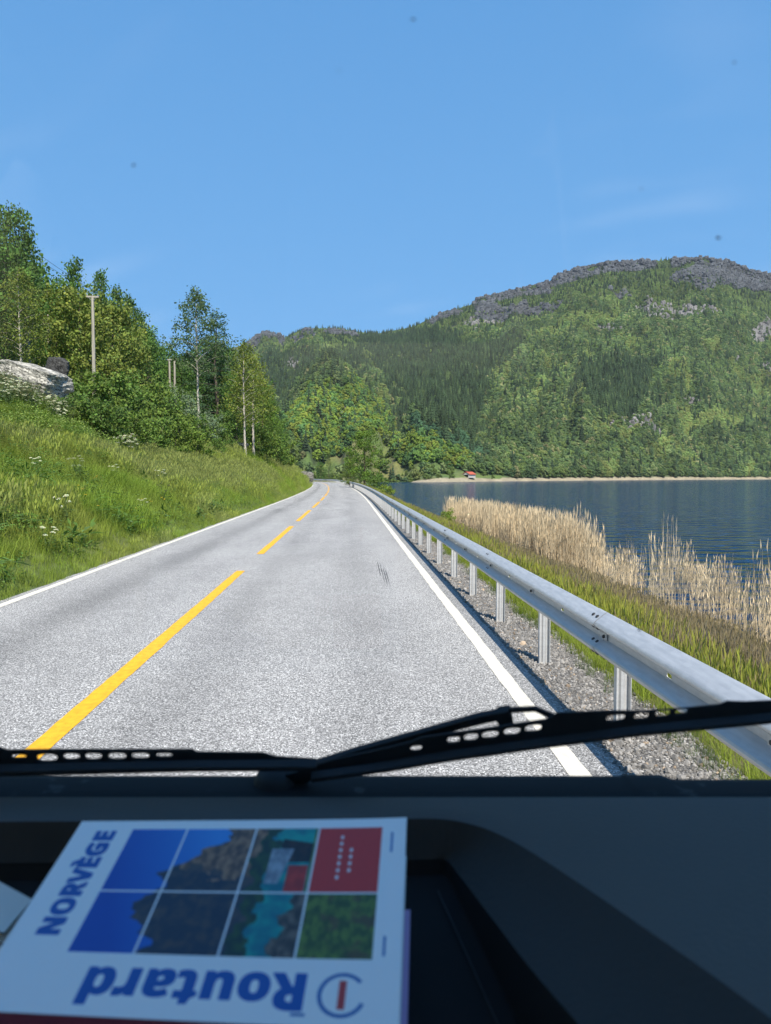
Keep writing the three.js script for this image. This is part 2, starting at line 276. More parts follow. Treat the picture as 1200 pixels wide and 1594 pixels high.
{
  const Ks = range(-260, 1470, 430), ts = [-0.05, -0.02, -0.006, 0, 0.003, 0.007, 0.012, ...range(0.02, 0.3, 50), ...range(0.304, 1, 150), 1.02, 1.06, 1.12, 1.2, 1.35];
  const g = sheet(Ks, ts, (K, t) => {
    const p = mPoint(K, t);
    if (t > 0.03 && (hit(CLIFF, K, t) || hit(PALE, K, t))) p.y += 5 * Math.abs(N3(K * 0.35, t * 60, 2)) - (t > 0.98 ? 3 : 1);
    return [p.x, p.y, p.z, p.x / 40, p.z / 40];
  }, (K, t, x, y, z) => {
    const n = fbm(x * 0.02, z * 0.02, 2, 3), m = N3(x * 0.13, z * 0.13, 7);
    if (t < (K > 780 ? 0.0075 : 0.004) && K > 590) { const q = 0.85 + 0.3 * m; return [0.42 * q, 0.36 * q, 0.24 * q]; }
    if (hit(CLIFF, K, t) || (t > 1 && K > 640)) { const q = 0.8 + 0.5 * n + 0.4 * m; return [0.074 * q, 0.079 * q, 0.084 * q]; }
    if (hit(PALE, K, t)) { const q = 0.85 + 0.5 * n + 0.5 * m; return [0.18 * q, 0.175 * q, 0.165 * q]; }
    if (hit(MEADOW, K, t)) { const d = sstep(-0.2, 0.4, n); return [lerp(0.1, 0.17, d) * (1 + 0.4 * m), lerp(0.16, 0.17, d) * (1 + 0.4 * m), lerp(0.035, 0.06, d)]; }
    const d = sstep(-0.3, 0.4, n + 0.3 * m); return [lerp(0.045, 0.08, d), lerp(0.075, 0.1, d), lerp(0.022, 0.035, d)];
  });
  const mM = new THREE.MeshStandardMaterial({ map: soilTex, roughness: 1, vertexColors: true, side: THREE.DoubleSide });
  struct('mountain', g, mM, 'steep green mountain with grey cliffs across the lake');
}

// ---------------------------------------------------------------- far forest
function lumps(seed, n, R, H, y0, size, detail = 1) {
  const r = rng(seed), parts = [];
  for (let k = 0; k < n; k++) {
    const g = new THREE.IcosahedronGeometry(1, detail), p = g.attributes.position, a = r() * 6.283, q = Math.sqrt(r()), yy = r();
    const rad = R * Math.sqrt(Math.max(0.05, 1 - (yy * 1.7 - 0.75) ** 2)) * q * 0.85, s = size * (0.65 + 0.6 * r());
    const cx = Math.cos(a) * rad, cz = Math.sin(a) * rad, cy = y0 + yy * (H - y0 - s * 0.5), o = r() * 99;
    for (let i = 0; i < p.count; i++) { const x = p.getX(i), y = p.getY(i), z = p.getZ(i), d = s * (1 + 0.65 * N3(x * 1.9 + o, y * 1.9, z * 1.9)); p.setXYZ(i, cx + x * d, cy + y * d * 0.85, cz + z * d); }
    g.deleteAttribute('uv'); g.computeVertexNormals(); parts.push(g);
  }
  return mergeGeometries(parts);
}
function leafCrown(seed, n, nl) { // unit tree of loose leaf faces gathered in clumps
  const r = rng(seed), m = new MB();
  for (let k = 0; k < n; k++) {
    const a = r() * 6.283, yy = r(), rad = 0.4 * Math.sqrt(Math.max(0.05, 1 - (yy * 1.7 - 0.75) ** 2)) * Math.sqrt(r()) * 0.9, cx = Math.cos(a) * rad, cz = Math.sin(a) * rad, cy = 0.16 + yy * 0.74, s = 0.14 * (0.7 + 0.5 * r());
    for (let l = 0; l < nl; l++) { const d = V(r() - 0.5, r() - 0.3, r() - 0.5).normalize(), p = V(cx, cy, cz).addScaledVector(d, s * (0.6 + 0.4 * r())), u = V(r() - 0.5, r() - 0.5, r() - 0.5).cross(d).normalize().multiplyScalar(0.045 + 0.03 * r()), v = u.clone().cross(d).multiplyScalar(0.8); m.q(m.v(p.x - u.x, p.y - u.y, p.z - u.z), m.v(p.x - v.x, p.y - v.y, p.z - v.z), m.v(p.x + u.x, p.y + u.y, p.z + u.z), m.v(p.x + v.x, p.y + v.y, p.z + v.z)); }
  }
  m.tube([V(0, 0, 0), V(0, 0.5, 0)], 0.02, 4); const g = m.geo(); g.deleteAttribute('color'); g.deleteAttribute('uv'); return g;
}
function spruceFar(seed, layers) {
  const r = rng(seed), m = new MB();
  for (let k = 0; k < layers; k++) {
    const t = k / layers, y = 0.08 + t * 0.86, R = (0.2 * (1 - t) + 0.015), n = 9, dy = 0.16 * (1 - t * 0.5), a0 = r() * 6, top = m.v(0, Math.min(1, y + dy), 0);
    const ring = []; for (let i = 0; i < n; i++) { const a = a0 + i / n * 6.283, q = R * (i % 2 ? 0.55 : 1) * (0.8 + 0.4 * r()); ring.push(m.v(Math.cos(a) * q, y - (i % 2 ? 0 : 0.03), Math.sin(a) * q)); }
    for (let i = 0; i < n; i++) m.t(top, ring[(i + 1) % n], ring[i]);
  }
  const g = m.geo(); g.deleteAttribute('uv'); g.deleteAttribute('color'); return g.toNonIndexed();
}
function instanced(name, geo, mat, list, label, kind = 'stuff') {
  const im = new THREE.InstancedMesh(geo, mat, list.length), m = new THREE.Matrix4(), q = new THREE.Quaternion(), e = new THREE.Euler();
  list.forEach((o, i) => { e.set(o.rx || 0, o.ry || 0, o.rz || 0, 'YXZ'); q.setFromEuler(e); m.compose(o.p, q, o.s); im.setMatrixAt(i, m); if (o.c) im.setColorAt(i, col(...o.c)); });
  im.name = numbered(name); scene.add(im); return tag(im, label, null, null, kind);
}
const leafM = (rough = 0.9, tr = 0) => new THREE.MeshPhysicalMaterial({ color: 0xffffff, roughness: rough, specularIntensity: 0.3, side: THREE.DoubleSide, ...(tr ? { transmission: tr, thickness: 0 } : {}) });
{
  const r = rng(404), dec = [[], [], []], nearDec = [[], []], spr = [[], []], crag = [];
  const pick = (...c) => c[Math.floor(r() * c.length)];
  const total = 135000;
  for (let k = 0; k < total; k++) {
    const K = 380 + r() * 900, rs = shoreD(K), rr = ridgeD(K), D = Math.sqrt(lerp(rs * rs, (rr + 15) ** 2, r())), t = (D - rs) / (rr - rs);
    if (t < 0.008) continue;
    const n = fbm(K * 0.02, t * 9, 6, 3), n2 = N3(K * 0.11, t * 40, 4);
    const rockC = hit(CLIFF, K, t), rockP = hit(PALE, K + 10 * (r() - 0.5), t + 0.02 * (r() - 0.5));
    if (t > (K > 735 ? 0.993 : 1.002) && K > 640) continue;
    if (rockC && r() < (t > 0.978 ? 1 : t > 0.9 ? 0.82 : 0.9)) continue; if (rockP && r() < (K > 1120 ? 0.95 : 0.86)) continue;
    const p = mPoint(K, t); p.y -= 0.4;
    if (hit(MEADOW, K, t) && (r() < 0.93 || N3(K * 0.09, t * 50, 31) < 0)) continue;
    const spruce = hit(SPRUCE, K + 14 * (r() - 0.5) + 26 * N3(K * 0.05, t * 30, 12), t + 0.05 * (r() - 0.5) + 0.05 * N3(K * 0.06, t * 25, 15)), dark = spruce && r() < 0.4;
    if (dark) continue;
    if (spruce ? r() < 0.9 : r() < 0.06) {
      const h = (8 + 10 * r()) * lerp(1, 0.7, t), q = 0.55 + 1.0 * r(), w = h * (0.95 + 0.4 * r());
      spr[Math.floor(r() * 2)].push({ p, s: V(w, h, w), ry: r() * 6.3, c: r() < 0.12 ? [0.055 * q, 0.085 * q, 0.03 * q] : [0.03 * q, 0.052 * q, 0.022 * q] }); continue;
    }
    const teal = hit(TEAL, K, t), bright = hit(BRIGHT, K, t), high = sstep(0.62, 0.9, t + 0.1 * n);
    if (high > 0.5 && r() < 0.2) continue;
    const q = (0.8 + 0.4 * r() + 0.3 * n2) * (1 + 0.5 * N3(K * 0.03, t * 14, 19));
    let c = pick([0.055, 0.088, 0.025], [0.07, 0.1, 0.026], [0.06, 0.092, 0.032], [0.082, 0.108, 0.038], [0.042, 0.07, 0.026], [0.036, 0.062, 0.024]);
    if (teal) c = [0.035, 0.072, 0.034]; else if (bright) c = pick([0.085, 0.125, 0.018], [0.11, 0.135, 0.022], [0.065, 0.115, 0.024], [0.05, 0.1, 0.03]); else if (n > 0.28) c = pick([0.1, 0.12, 0.035], [0.085, 0.125, 0.035]); else if (r() < 0.05) c = [0.13, 0.13, 0.055];
    if (high > 0.3 && !bright) c = pick([0.085, 0.12, 0.032], [0.07, 0.11, 0.032], [0.095, 0.12, 0.04]);
    const h = lerp(D < 760 ? 7 : 6, 2.8, high) * (0.65 + 0.6 * r());
    (D < 760 ? nearDec[Math.floor(r() * 2)] : dec[Math.floor(r() * 3)]).push({ p, s: V(h * (0.85 + 0.3 * r()), h, h * (0.85 + 0.3 * r())), ry: r() * 6.3, c: c.map((x, i) => x * q * (i === 2 ? 1.75 : 1.68)) });
  }
  for (let k = 0; k < 40000; k++) {
    const K = 380 + r() * 850, t = r() < 0.5 ? lerp(0.85, 1, r()) : r();
    const a = hit(CLIFF, K, t), b = !a && hit(PALE, K + 8 * (r() - 0.5), t + 0.012 * (r() - 0.5)) && N3(K * 0.2, t * 90, 3) > -0.15; if (!a && !b) continue;
    const p = mPoint(K, t), z = a ? 1.6 + 7 * r() * r() : 3.2 * (0.4 + r()), q = 0.6 + 0.8 * r();
    crag.push({ p, s: V(z, z * (a ? 1.1 : 1.7) * (0.6 + 0.7 * r()), z), ry: r() * 6.3, c: a ? [0.078 * q, 0.083 * q, 0.088 * q] : [0.19 * q, 0.18 * q, 0.17 * q] });
  }
  for (let k = 0; k < 3000; k++) { // scrub on the meadow
    const K = 430 + r() * 370, t = r() * 0.13; if (!hit(MEADOW, K, t) || N3(K * 0.06, t * 60, 8) < 0.05) continue;
    const p = mPoint(K, t), h = 1 + 3.2 * r() * r(), q = 0.6 + 0.7 * r(); nearDec[k % 2].push({ p, s: V(h * 1.1, h, h * 1.1), ry: r() * 6.3, c: [0.11 * q, 0.16 * q, 0.04 * q] });
  }
  const m1 = leafM();
  nearDec.forEach((l, i) => instanced('far_forest', leafCrown(80 + i, 26, 34), m1, l, 'broadleaf forest at the foot of the slope across the lake'));
  dec.forEach((l, i) => instanced('far_forest', lumps(50 + i, 46, 0.4, 1, 0.14, 0.115, 0), m1, l, 'broadleaf forest covering the slope across the lake'));
  spr.forEach((l, i) => instanced('far_spruce_stand', spruceFar(60 + i, 8), m1, l, 'dark spruce stands on the slope across the lake'));
  const rk = lumps(70, 3, 0.5, 0.8, 0, 0.55).toNonIndexed(); rk.computeVertexNormals();
  instanced('cliff_crags', rk, std(1, 1, 1, 0.95), crag, 'grey crags and scree on the mountain');
}
// ---------------------------------------------------------------- guardrail
{
  const steel = (() => {
    const t = dataTex(512, 512, (i, j) => { const n = fbm(i * 0.02, j * 0.09, 3, 4), sp = cells(512, 16, (id) => id)(i, j), v = 0.86 + 0.1 * n + 0.07 * (sp - 0.5); return [v, v, v]; });
    return new THREE.MeshStandardMaterial({ color: col(0.6, 0.61, 0.62), metalness: 0.3, roughness: 0.5, map: t, roughnessMap: t, side: THREE.DoubleSide });
  })();
  const postM = new THREE.MeshStandardMaterial({ color: col(0.6, 0.61, 0.615), metalness: 0.3, roughness: 0.55, map: steel.map, side: THREE.DoubleSide });
  const darkM = std(0.06, 0.06, 0.065, 0.6, { metalness: 0.5 });
  const rail = root('guardrail', V(0, 0, 0), 'long galvanised steel guardrail on posts between road and lake', 'guardrail');
  // W-beam, x towards the lake, y up from the lower edge
  const prof = []; const key = [[0.004, 0.312], [0, 0.31], [-0.012, 0.302], [-0.068, 0.258], [-0.08, 0.246], [-0.084, 0.236], [-0.08, 0.226], [-0.066, 0.217], [-0.02, 0.186], [-0.008, 0.178]];
  for (const k of key) prof.push(k);
  const low = key.map(([x, y]) => [x, 0.312 - y]).reverse();
  const strip = (pts, L) => { // sheet steel 3.5 mm thick
    const m = new MB(), T = 0.0035, n = pts.length, nx = [];
    for (let i = 0; i < n; i++) { const a = pts[Math.max(0, i - 1)], b = pts[Math.min(n - 1, i + 1)], dx = b[0] - a[0], dy = b[1] - a[1], l = Math.hypot(dx, dy); nx.push([-dy / l * T, dx / l * T]); }
    const loop = [...pts, ...pts.map((p, i) => [p[0] - nx[i][0], p[1] - nx[i][1]]).reverse()];
    const seg = Math.max(1, Math.round(L / 2));
    let acc = 0; for (let i = 0; i <= loop.length; i++) { const p = loop[i % loop.length]; if (i) acc += Math.hypot(p[0] - loop[i - 1][0], p[1] - loop[i - 1][1]); for (let k = 0; k <= seg; k++) m.v(p[0], p[1], -L * k / seg, [1, 1, 1], L * k / seg / 2, acc); }
    for (let i = 0; i < loop.length; i++) for (let k = 0; k < seg; k++) m.q(i * (seg + 1) + k, i * (seg + 1) + k + 1, (i + 1) * (seg + 1) + k + 1, (i + 1) * (seg + 1) + k);
    const g = m.geo(); g.deleteAttribute('color'); return toCreasedNormals(g, 0.6);
  };
  const LEN = 4, LAP = 0.16;
  const web = (() => { // flat valley with slots
    const s = new THREE.Shape(); s.moveTo(-0.0, 0.134); s.lineTo(LEN + LAP, 0.134); s.lineTo(LEN + LAP, 0.178); s.lineTo(0, 0.178); s.closePath();
    for (const c of [1.0, 3.0]) { const h = new THREE.Path(); h.absellipse(c - 0.02, 0.156, 0.012, 0.012, Math.PI / 2, Math.PI * 1.5, false); h.absellipse(c + 0.02, 0.156, 0.012, 0.012, -Math.PI / 2, Math.PI / 2, false); h.closePath(); s.holes.push(h); }
    const g = new THREE.ExtrudeGeometry(s, { depth: 0.0035, bevelEnabled: false, curveSegments: 5 }); g.rotateY(Math.PI / 2); g.translate(-0.0085, 0, 0); return g.toNonIndexed();
  })();
  const nIdx = (g) => { const q = g.index ? g.toNonIndexed() : g; for (const k of Object.keys(q.attributes)) if (!['position', 'normal', 'uv'].includes(k)) q.deleteAttribute(k); return q; };
  const beamG = mergeGeometries([strip(prof, LEN + LAP), strip(low, LEN + LAP), web].map(nIdx));
  const postG = (() => {
    const o = [[-0.05, -0.05], [-0.05, 0], [-0.018, 0], [-0.008, -0.018], [0.008, -0.018], [0.018, 0], [0.05, 0], [0.05, -0.05]], T = 0.005, s = new THREE.Shape();
    const inner = [[-0.045, -0.05], [-0.045, -T], [-0.02, -T], [-0.01, -0.018 - T], [0.01, -0.018 - T], [0.02, -T], [0.045, -T], [0.045, -0.05]].reverse();
    [...o, ...inner].forEach(([x, y], i) => i ? s.lineTo(x, y) : s.moveTo(x, y)); s.closePath();
    const g = new THREE.ExtrudeGeometry(s, { depth: 1.12, bevelEnabled: false }); g.rotateX(-Math.PI / 2); return g;   // up along y
  })();
  const spacerG = new RoundedBoxGeometry(0.05, 0.17, 0.09, 1, 0.006);
  const plateG = new RoundedBoxGeometry(0.007, 0.05, 0.085, 1, 0.003), boltG = new THREE.CylinderGeometry(0.011, 0.013, 0.016, 8); boltG.rotateZ(Math.PI / 2);
  const lapBoltG = new THREE.SphereGeometry(0.014, 8, 5); lapBoltG.scale(1, 0.5, 1.5);
  const BY = 0.485, WR = 1.70, r = rng(8);
  const head = (s) => Math.atan2(off(s + 1) - off(s - 1), 2);   // turn to the left is negative x
  for (let k = -1; k < 74; k++) {
    const s = 0.9 + k * LEN - 4, b = mesh('rail_beam', beamG, steel, rail);
    b.position.set(...onRoad(s, WR + (k % 2) * 0.004, BY)); b.rotation.y = -Math.atan2(off(s + LEN) - off(s), LEN);
    if (s < 60) for (const [x, y, a] of [[-0.042, 0.281, 0.66], [-0.042, 0.2, 2.4], [-0.042, 0.112, 0.75], [-0.042, 0.031, 2.4]]) for (const dz of [-0.045, -0.125]) { const q = mesh('lap_bolt', lapBoltG, darkM, b); q.position.set(x - 0.004, y, dz); q.rotation.z = a; }
  }
  for (let k = 0; k < 146; k++) {
    const s = 2.86 + k * 2, w = 1.79, x = onRoad(s, w)[0], y = vergeY(s, w);
    const p = mesh('post', postG, postM, rail); p.position.set(x + (r() - 0.5) * 0.01, BY + 0.13 - 1.12, -s); p.rotation.y = -head(s) + (r() - 0.5) * 0.05; p.rotation.z = (r() - 0.5) * 0.012;
    if (s > 60) continue;
    const sp = mesh('spacer', spacerG, postM, rail); sp.position.set(onRoad(s, WR + 0.024)[0], BY + 0.156, -s - 0.03);
    const pl = mesh('washer_plate', plateG, steel, rail); pl.position.set(onRoad(s, WR - 0.013)[0], BY + 0.156, -s - 0.03);
    const bo = mesh('bolt', boltG, darkM, pl); bo.position.set(-0.008, 0, 0);
  }
}

// ---------------------------------------------------------------- small plants, grass, gravel, reeds
function tuft(seed, n, H, spread, wd, bend, seg = 3, head = 0) {
  const r = rng(seed), m = new MB();
  for (let k = 0; k < n; k++) {
    const a = r() * 6.283, q = Math.sqrt(r()) * spread, h = H * (0.5 + 0.5 * r()), b = bend * (0.4 + r()), dir = r() * 6.283, x0 = Math.cos(a) * q, z0 = Math.sin(a) * q, w = wd * (0.6 + 0.6 * r());
    const ax = Math.cos(dir), az = Math.sin(dir), sx = -az * w, sz = ax * w; let pl, pr; const g = 0.8 + 0.4 * r(), c = [g, g * (0.95 + 0.1 * r()), g];
    for (let i = 0; i <= seg; i++) {
      const t = i / seg, y = h * (t - 0.25 * b * t * t), o = b * h * t * t, k2 = (1 - t * 0.92);
      const l = m.v(x0 + ax * o - sx * k2, y, z0 + az * o - sz * k2, c), rr = m.v(x0 + ax * o + sx * k2, y, z0 + az * o + sz * k2, c);
      if (i) m.q(pl, pr, rr, l); pl = l; pr = rr;
    }
    if (head && r() < head) { // seed head
      const o = b * h, y = h * (1 - 0.25 * b), L = h * 0.22, ww = w * 3; const c2 = [1.12, 1.1, 1.1];
      m.q(m.v(x0 + ax * o, y - L * 0.6, z0 + az * o, c2), m.v(x0 + ax * o + sx / w * ww, y, z0 + az * o + sz / w * ww, c2), m.v(x0 + ax * (o + L * 0.3), y + L * 0.6, z0 + az * (o + L * 0.3), c2), m.v(x0 + ax * o - sx / w * ww, y, z0 + az * o - sz / w * ww, c2));
    }
  }
  return m.geo();
}
const grassM = new THREE.MeshPhysicalMaterial({ color: 0xffffff, roughness: 0.8, specularIntensity: 0.35, side: THREE.DoubleSide, vertexColors: true, transmission: 0.45, thickness: 0 });
const dryM = new THREE.MeshStandardMaterial({ color: 0xffffff, roughness: 0.8, side: THREE.DoubleSide, vertexColors: true });
function blend(list, t) { const x = clamp(t, 0, 0.9999) * (list.length - 1), i = Math.floor(x), f = x - i; return list[i].map((v, k) => lerp(v, list[i + 1][k], f)); }
{ // left bank
  const r = rng(31), A = [], B = [], C = [], broad = [], fern = [], umb = [], yel = [], dock = [];
  const add = (list, s, w, h, c, sink = 0.02, rz = 0) => { const y = bankY(s, w); list.push({ p: V(off(s) + w, y - sink, -s), s: V(h * (0.8 + 0.5 * r()), h, h * (0.8 + 0.5 * r())), ry: r() * 6.3, rx: (r() - 0.5) * 0.35, rz: rz + (r() - 0.5) * 0.3, c }); };
  const zones = [[7, 30, 0.0, 11, 21000], [30, 62, 0.0, 12.5, 17000], [62, 130, 0.0, 9, 13000], [130, 240, 0, 7, 5500]];
  for (const [s0, s1, t0, t1, n] of zones) for (let k = 0; k < n; k++) {
    const s = lerp(s0, s1, r()), t = lerp(t0, t1, Math.pow(r(), 0.9)), w = -4.74 - t, q = 0.75 + 0.5 * r();
    const dry = sstep(-0.05, 0.45, fbm(s * 0.09, t * 0.25, 2, 3) + 0.38 * sstep(24, 45, s) * sstep(1.2, 3, t) * (1 - sstep(7.5, 10, t))), lush = sstep(0.05, 0.5, N3(s * 0.25, t * 0.4, 9));
    const far = 1 + sstep(30, 120, s) * 0.7;
    let c = blend([[0.16, 0.24, 0.03], [0.195, 0.255, 0.04], [0.18, 0.245, 0.05], [0.18, 0.23, 0.065]], dry + 0.25 * (r() - 0.5));
    if (lush > r() && dry < 0.4) c = [0.165, 0.265, 0.028];
    const low = t < 0.8 ? 0.6 : 1;
    if (dry > 0.45 && r() < 0.45) add(B, s, w, (0.45 + 0.3 * r()) * low * far, c.map((x, i) => x * q * (i ? 1.45 : 1.6))); else add(r() < 0.5 ? A : C, s, w, (0.34 + 0.34 * r()) * low * far * (0.75 + 0.4 * lush), c.map((x, i) => x * q * (i ? 1.4 : 1.55)));
  }
  for (let k = 0; k < 3800; k++) { const s = lerp(7, 60, Math.pow(r(), 1.3)), t = 0.3 + 12 * r(), n = N3(s * 0.3, t * 0.35, 14); if (n < -0.05) continue; const q = 0.7 + 0.6 * r(); add(broad, s, -4.74 - t, 0.25 + 0.3 * r(), r() < 0.3 ? [0.15 * q, 0.25 * q, 0.028 * q] : [0.085 * q, 0.19 * q, 0.028 * q]); }
  for (let k = 0; k < 130; k++) { const s = lerp(27, 40, r()), t = lerp(4.6, 7.6, r()); const q = 0.7 + 0.6 * r(); add(broad, s, -4.74 - t, 0.22 + 0.2 * r(), r() < 0.6 ? [0.3 * q, 0.15 * q, 0.07 * q] : [0.32 * q, 0.26 * q, 0.14 * q]); }
  for (let k = 0; k < 260; k++) { const s = lerp(9, 34, r()), t = 0.8 + 6 * r(); if (N3(s * 0.2, t * 0.3, 21) < 0.02) continue; const q = 0.8 + 0.4 * r(); add(fern, s, -4.74 - t, 0.36 + 0.22 * r(), [0.11 * q, 0.25 * q, 0.022 * q]); }
  for (let k = 0; k < 1500; k++) { // cow parsley below the boulder, thinning out down the bank
    const s = lerp(22, 52, r()), t = lerp(5, 12.5, r()); const n = N3(s * 0.2, t * 0.3, 28) + 0.55 * sstep(6.5, 9.5, t) - 0.25; if (n < r() * 0.5) continue; const q = 0.8 + 0.3 * r(); add(umb, s, -4.74 - t, 0.75 + 0.45 * r(), [q, q, q]); }
  for (let k = 0; k < 2600; k++) { const s = lerp(20, 52, r()), t = lerp(5.8, 12.5, r()); if (N3(s * 0.22, t * 0.3, 44) < -0.15) continue; const q = 0.75 + 0.5 * r(); add(broad, s, -4.74 - t, 0.4 + 0.4 * r(), r() < 0.5 ? [0.25 * q, 0.34 * q, 0.06 * q] : [0.17 * q, 0.28 * q, 0.04 * q]); }
  for (let k = 0; k < 26; k++) { const s = lerp(8, 30, r()), t = 0.5 + 4.5 * r(); const q = 0.8 + 0.3 * r(); add(umb, s, -4.74 - t, 0.5 + 0.3 * r(), [q, q, q]); }
  for (let k = 0; k < 12; k++) { const s0 = lerp(9, 30, r()), t0 = 0.4 + 3.4 * r(); for (let j = 0; j < 6; j++) add(yel, s0 + (r() - 0.5) * 0.7, -4.74 - t0 - (r() - 0.5) * 0.5, 0.3 + 0.12 * r(), [1, 1, 1]); }
  for (let k = 0; k < 50; k++) { const s = lerp(9, 34, r()), t = 0.35 + 4 * r() * r(); const q = 0.8 + 0.4 * r(); add(dock, s, -4.74 - t, 0.5 + 0.35 * r(), [0.1 * q, 0.19 * q, 0.03 * q]); }
  instanced('bank_grass', tuft(1, 22, 1, 0.36, 0.011, 0.5), grassM, A, 'tall green grass on the roadside bank');
  instanced('bank_grass', tuft(2, 18, 1, 0.34, 0.014, 0.75), grassM, C, 'tall green grass on the roadside bank');
  instanced('seeding_grass', tuft(3, 15, 1, 0.35, 0.009, 0.35, 3, 0.7), grassM, B, 'pale seeding grass on the roadside bank');
  const leafy = (seed, n, H, sp, len, wd, up) => { const q = rng(seed), m = new MB(); for (let k = 0; k < n; k++) { const a = q() * 6.283, rr = Math.sqrt(q()) * sp, y = H * q(), x = Math.cos(a) * rr, z = Math.sin(a) * rr, d = q() * 6.283, e = up * (q() - 0.3), L = len * (0.6 + 0.7 * q()), W = wd * (0.6 + 0.7 * q()), ux = Math.cos(d) * Math.cos(e), uy = Math.sin(e), uz = Math.sin(d) * Math.cos(e), vx = -Math.sin(d), vz = Math.cos(d), g = 0.75 + 0.5 * q(), c = [g, g, g]; const b = m.v(x, y, z, c), l = m.v(x + ux * L * 0.5 + vx * W, y + uy * L * 0.5 + 0.03 * L, z + uz * L * 0.5 + vz * W, c), t = m.v(x + ux * L, y + uy * L - 0.12 * L, z + uz * L, c), ri = m.v(x + ux * L * 0.5 - vx * W, y + uy * L * 0.5 + 0.03 * L, z + uz * L * 0.5 - vz * W, c); m.t(b, l, t); m.t(b, t, ri); } return m.geo(); };
  instanced('bank_weeds', leafy(4, 70, 1, 0.6, 0.13, 0.036, 1.2), grassM, broad, 'leafy green weeds among the bank grass');
  instanced('dock_leaves', leafy(9, 16, 0.6, 0.25, 0.34, 0.06, 1.6), grassM, dock, 'broad dock leaves at the foot of the bank');
  { // fern rosette: arching fronds with leaflets
    const q = rng(6), m = new MB();
    for (let f = 0; f < 9; f++) { const a = f / 9 * 6.283 + q() * 0.4, L = 0.9 + 0.3 * q(), ca = Math.cos(a), sa = Math.sin(a); for (let i = 1; i < 13; i++) { const t = i / 13, y = 0.85 * t * L - 0.55 * t * t * L, o = L * t * 0.85, wd = 0.22 * Math.sin(Math.PI * Math.min(1, t * 0.85 + 0.12)) * L; for (const sg of [-1, 1]) { const x = ca * o, z = sa * o; const b = m.v(x, y, z), e = m.v(x - sa * wd * sg + ca * 0.05, y - 0.03, z + ca * wd * sg + sa * 0.05), e2 = m.v(x + ca * 0.07, y, z + sa * 0.07); m.t(b, e, e2); } } }
    instanced('ferns', m.geo(), grassM, fern, 'bright green fern fronds in the bank');
  }
  { // umbel: stem, few leaves, cream flat flower heads
    const q = rng(7), m = new MB(), st = [0.1, 0.15, 0.04], fl = [0.46, 0.48, 0.3];
    for (let h = 0; h < 7; h++) { const a = q() * 6.283, o = 0.08 + 0.26 * q(), y = 0.62 + 0.38 * q(), cx = Math.cos(a) * o, cz = Math.sin(a) * o; m.tube([V(0, 0, 0), V(cx * 0.4, y * 0.5, cz * 0.4), V(cx, y, cz)], 0.007, 3, st); for (let k = 0; k < 16; k++) { const b = q() * 6.283, rr = 0.065 * Math.sqrt(q()), x = cx + Math.cos(b) * rr, z = cz + Math.sin(b) * rr, e = 0.016 + 0.012 * q(), yy = y + 0.04 - rr * 0.6 + 0.03 * q(), c = fl.map((v) => v * (0.8 + 0.3 * q())); m.q(m.v(x - e, yy, z, c), m.v(x, yy - 0.012, z + e, c), m.v(x + e, yy, z, c), m.v(x, yy + 0.012, z - e, c)); } }
    for (let k = 0; k < 22; k++) { const b = q() * 6.283, rr = 0.25 * q(), x = Math.cos(b) * rr, z = Math.sin(b) * rr, y = 0.1 + 0.5 * q(), L = 0.13, d = q() * 6.283, c = [0.07, 0.135, 0.025]; m.q(m.v(x, y, z, c), m.v(x + Math.cos(d) * L * 0.5 - Math.sin(d) * 0.04, y + 0.03, z + Math.sin(d) * L * 0.5 + Math.cos(d) * 0.04, c), m.v(x + Math.cos(d) * L, y, z + Math.sin(d) * L, c), m.v(x + Math.cos(d) * L * 0.5 + Math.sin(d) * 0.04, y + 0.03, z + Math.sin(d) * L * 0.5 - Math.cos(d) * 0.04, c)); }
    instanced('cow_parsley', m.geo(), dryM, umb, 'cream flowering cow parsley on the upper bank');
  }
  { const m = new MB(), q = rng(8); m.tube([V(0, 0, 0), V(0.02, 0.5, 0), V(0, 1, 0.02)], 0.012, 3, [0.08, 0.14, 0.02]); for (let k = 0; k < 6; k++) { const a = k / 6 * 6.283, c = [0.8, 0.5, 0.02]; m.q(m.v(0, 1, 0.02, c), m.v(Math.cos(a) * 0.06 - Math.sin(a) * 0.03, 1.02, Math.sin(a) * 0.06 + Math.cos(a) * 0.03, c), m.v(Math.cos(a) * 0.1, 1.03, Math.sin(a) * 0.1, c), m.v(Math.cos(a) * 0.06 + Math.sin(a) * 0.03, 1.02, Math.sin(a) * 0.06 - Math.cos(a) * 0.03, c)); } instanced('yellow_flowers', m.geo(), dryM, yel, 'small yellow buttercups low on the bank'); }
}
